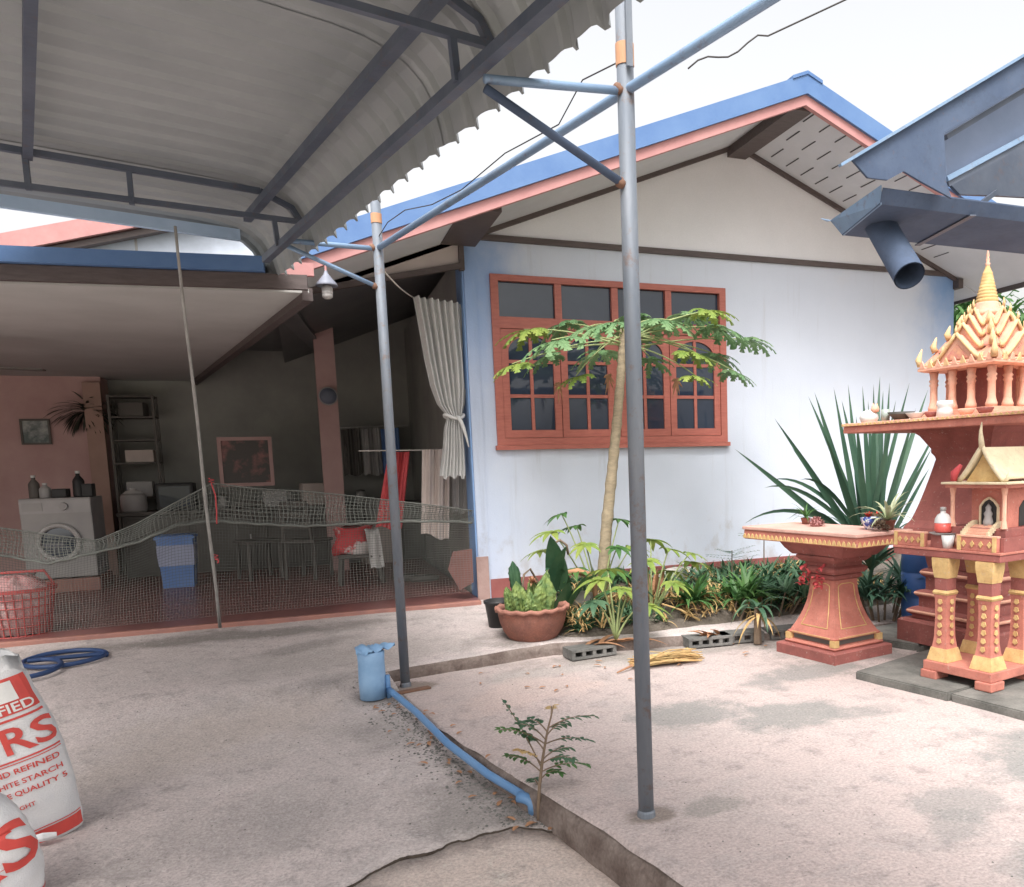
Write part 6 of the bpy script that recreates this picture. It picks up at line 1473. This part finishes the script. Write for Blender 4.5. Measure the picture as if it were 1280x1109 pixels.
# ---- cement vent blocks, stones and dry litter along the back of the pad
def vent_block(loc, rz, label):
    t = thing('vent_block', label, 'block', loc, rz, 'cement vent blocks at the back of the pad'); L_, D_, H_ = .38, .19, .075
    bm = BM(); box(bm, (-L_/2,-D_/2,0), (L_/2,D_/2,.018)); box(bm, (-L_/2,-D_/2,H_-.018), (L_/2,D_/2,H_)); box(bm, (-L_/2,D_/2-.03,.018), (L_/2,D_/2,H_-.018))
    for k in range(5):
        x_ = -L_/2+(L_-.03)*k/4; box(bm, (x_,-D_/2+.003,.018), (x_+.03,D_/2-.03,H_-.018))
    bmesh.ops.remove_doubles(bm, verts=bm.verts, dist=1e-5); obj('body', bm, M['block'], t)
for k, (u, v, rz, lb) in enumerate(((742,822,.10,'cement vent block in front of the papaya, left of the near post'),(890,808,-.10,'cement vent block behind the straw bundle'),(930,803,-.12,'cement vent block beside the strap fern'),(990,797,-.05,'cement vent block at the foot of the shrub near the table'))):
    p_ = atz(u, v, .01); vent_block(p_+Vector((0,.09,.0)), rz, lb)
def rock(loc, s, label, m='stone', grp='stones in the planting bed'):
    bm = BM(); bmesh.ops.create_icosphere(bm, subdivisions=3, radius=1)
    for v_ in bm.verts: v_.co = Vector((v_.co.x*s[0], v_.co.y*s[1], v_.co.z*s[2]))*(1+.28*noise.noise(v_.co*1.6+Vector(loc))+.1*noise.noise(v_.co*4))
    bm.transform(Matrix.Translation(Vector(loc))); place('stone', bm, M[m], loc, label, 'stone', grp, smooth=True)
rock(aty(722,752,6.95), (.22,.12,.09), 'pale rounded stone behind the terracotta pot'); rock(aty(850,722,7.7), (.3,.15,.12), 'pale stone by the wall right of the near post'); rock(aty(836,752,7.1), (.14,.12,.10), 'small pale stone right of the near post')
rock(aty(850,806,6.25)+Vector((0,0,.02)), (.20,.12,.05), 'flat pale stone on the back edge of the pad')
def drylitter(name, loc, pts_, r, label, m='dry'):
    bm = BM(); tube(bm, [Vector(loc)+Vector(p) for p in pts_], r, 8); place(name, bm, M[m], loc, label, 'dry leaf', 'dry fallen stalks', smooth=True)
p_ = aty(745,712,6.9); pe = [aty(u,v,6.85)-p_ for u,v in ((708,716),(722,714),(735,718),(743,732),(745,752),(742,772),(738,785))]
drylitter('dry_stalk', p_, pe, [.02,.028,.03,.027,.02,.014,.008], 'curved orange-brown dry stalk right of the cactus pot')
p_ = atz(760,812,.03); 
bm = BM()
for k in range(7): blade(bm, p_+Vector((-.18+.05*k,.02*random.uniform(-1,1),.045)), (random.uniform(.3,1),random.uniform(-.5,.5),.15), random.uniform(.2,.4), .06, .5, 6, .5)
place('dry_leaves', bm, M['dry'], p_, 'orange-brown dry leaves on the cement block left of the near post', 'dry leaves', recalc=False)
p_ = aty(818,735,6.9); bm = BM()
for k in range(40): blade(bm, p_+Vector((random.uniform(-.08,.10),random.uniform(-.05,.05),random.uniform(-.15,.18))), (random.uniform(-.3,.3),random.uniform(-.4,.2),-1), random.uniform(.2,.34), .035, .3, 5, .5, curl=random.uniform(-.4,.4))
place('withered_plant', bm, M['dry'], p_, 'hanging bunch of withered brown leaves just right of the near post', 'dry leaves', recalc=False)
p_ = aty(885,780,6.4); drylitter('dry_stalk', p_, [aty(u,v,6.4)-p_ for u,v in ((828,755),(850,762),(872,774),(886,786),(893,798))], [.006,.009,.01,.01,.012], 'long pale dry stalk arching over the bed right of the near post', 'straw')
p_ = atz(888,799,.05); bm = BM()
for k in range(6): blade(bm, p_+Vector((-.08+.03*k,0,.03)), (random.uniform(-1,1),random.uniform(-1,.2),.25), .16, .06, .5, 5, .5)
place('dry_leaves', bm, M['dry'], p_, 'small curled dry leaves on the far vent block', 'dry leaves', recalc=False)
# bundle of straw / dry palm on the pad
p_ = atz(836,830,.0); bm = BM()
for k in range(150):
    y_ = random.gauss(0,.035); z_ = .02+abs(random.gauss(0,.028)); x0_ = random.uniform(-.32,-.12); x1_ = random.uniform(.05,.27)
    a = p_+Vector((x0_,y_,z_)); b = p_+Vector((x1_,y_+random.uniform(-.04,.04),.02+abs(random.gauss(0,.028)))); tube(bm, [a, (a+b)/2+jit(.02)+Vector((0,0,.01)), b], .0035, 4, cap=False)
stb = thing('straw_bundle', 'bundle of yellow dry palm strips lying on the pad by the near post', 'straw', p_); stuff(obj('strips', bm, M['straw'], stb, wd=True))
bm = BM(); tube(bm, [p_+Vector((-.45,-.10,.012)), p_+Vector((-.3,-.02,.03)), p_+Vector((-.1,.0,.05))], [.006,.009,.01], 6)
obj('trailing_strip', bm, M['dry'], stb, smooth=True, wd=True)
# litter and pebbles along the broken kerb, too small to pick apart
bm = BM()
def pebble(x_, y_, z_, r):
    c = [bm.verts.new((x_+r*math.cos(k*PI/2.5+x_*9)*random.uniform(.6,1.2), y_+r*math.sin(k*PI/2.5+x_*9)*random.uniform(.6,1.2), z_)) for k in range(5)]; t_ = bm.verts.new((x_,y_,z_+r*random.uniform(.4,.8)))
    for k in range(5): bm.faces.new((c[k], c[(k+1)%5], t_))
for k in range(1500):
    y_ = random.uniform(2.4,6.0); xe = None
    for (xa, ya), (xb, yb) in zip(YE, YE[1:]):
        if yb <= y_ <= ya: xe = xa+(xb-xa)*(ya-y_)/(ya-yb)
    x_ = xe-.03-abs(random.gauss(0,.11)); 
    pebble(x_, y_, (zL(x_,y_) if y_ > Ycr(x_) else lerp_tab(ZT,y_)-.03), random.uniform(.003,.011))
for k in range(500):
    x_, y_ = random.uniform(-1.5,1.0), random.uniform(3.4,7.8); 
    if x_ < .45 and y_ > Ycr(x_): pebble(x_, y_, zL(x_,y_), random.uniform(.002,.006))
for k in range(420):
    x_, y_ = random.uniform(1.2,4.2), random.uniform(1.8,6.0); pebble(x_, y_, zP(x_,y_), random.uniform(.002,.006))
stuff(tag(obj('grit', bm, M['slab'], recalc=False), 'loose grit along the kerb and over the cement', 'grit'))
bm = BM()
for k in range(70):
    if k < 45: 
        y_ = random.uniform(3.4,5.6); x_ = lerp_tab([(b_, a_) for a_, b_ in YE[::-1]], y_)+random.uniform(-.22,.05); z_ = max(zL(x_,y_), 0 if x_ > lerp_tab([(b_, a_) for a_, b_ in YE[::-1]], y_) else -9)
    else: x_, y_ = random.uniform(1.0,3.5), random.uniform(5.2,6.0); z_ = 0
    a = random.uniform(0,2*PI); blade(bm, (x_,y_,z_+.008), (math.cos(a),math.sin(a),.2), random.uniform(.03,.07), .025, .5, 3, .4, 2.5)
stuff(tag(obj('leaf_litter', bm, M['dry'], recalc=False), 'small brown fallen leaves scattered along the kerb and pad', 'leaf litter'))

# ---- trees beyond the house on the right
def tree(loc, h, cr, m, label, seed, leafsize=.35, n=2600):
    random.seed(seed); t = thing('tree', label, 'tree', loc, 0, 'trees beyond the house')
    bm = BM(); tube(bm, [(0,0,0),(.1,0,h*.25),(.0,.1,h*.5),(.1,.0,h*.75)], [.22,.18,.13,.05], 9)
    for k in range(8):
        a = k*2.4; z_ = h*(.35+.05*k); tube(bm, [(0,0,z_), (cr*.4*math.cos(a),cr*.4*math.sin(a),z_+h*.10), (cr*.8*math.cos(a),cr*.8*math.sin(a),z_+h*.16)], [.08,.05,.02], 6)
    obj('trunk', bm, M['stem'], t, smooth=True); bm = BM()
    cl = [Vector((random.uniform(-1,1)*cr, random.uniform(-1,1)*cr, h*random.uniform(.28,1.0))) for _ in range(34)]
    for k in range(n):
        c = random.choice(cl)+Vector((random.gauss(0,cr*.16),random.gauss(0,cr*.16),random.gauss(0,cr*.13))); blade(bm, c, jit(1)+Vector((0,0,-.2)), leafsize*random.uniform(.6,1.2), leafsize*.36, .4, 2, .2, 2.2)
    obj('crown', bm, m, t, recalc=False)
tree(Vector((15.5,15.5,-.4)), 5.6, 1.9, M['mid'], 'leafy green tree beyond the house at the right edge', 11, .4)
tree(Vector((12.6,12.2,-.4)), 3.0, 1.5, M['deep'], 'low dark tree behind the shrines beyond the house corner', 12, .3)
tree(Vector((19.5,21,-.4)), 7.0, 2.6, M['blueleaf'], 'taller pale green tree far behind the shrines', 13, .5)
# plain boundary wall behind the trees
bm = BM(); box(bm, (8.5,24,-.45), (40,24.2,2.1)); bwl = thing('boundary_wall', 'pale cement boundary wall far behind the shrines', 'wall', (20,24,-.45)); obj('panel', bm, M['stone'], bwl, wd=True)
bm = BM(); box(bm, (8.45,23.95,2.101), (40.05,24.25,2.2)); obj('coping', bm, M['block'], bwl, wd=True)

for o in list(bpy.data.objects):
    if o.type == 'MESH' and o.name.split('.')[0] in ('gold_capital','gold_flower','bridge_rail','bridge','gold_line','neck_moulding','base_moulding'): split_loose(o)
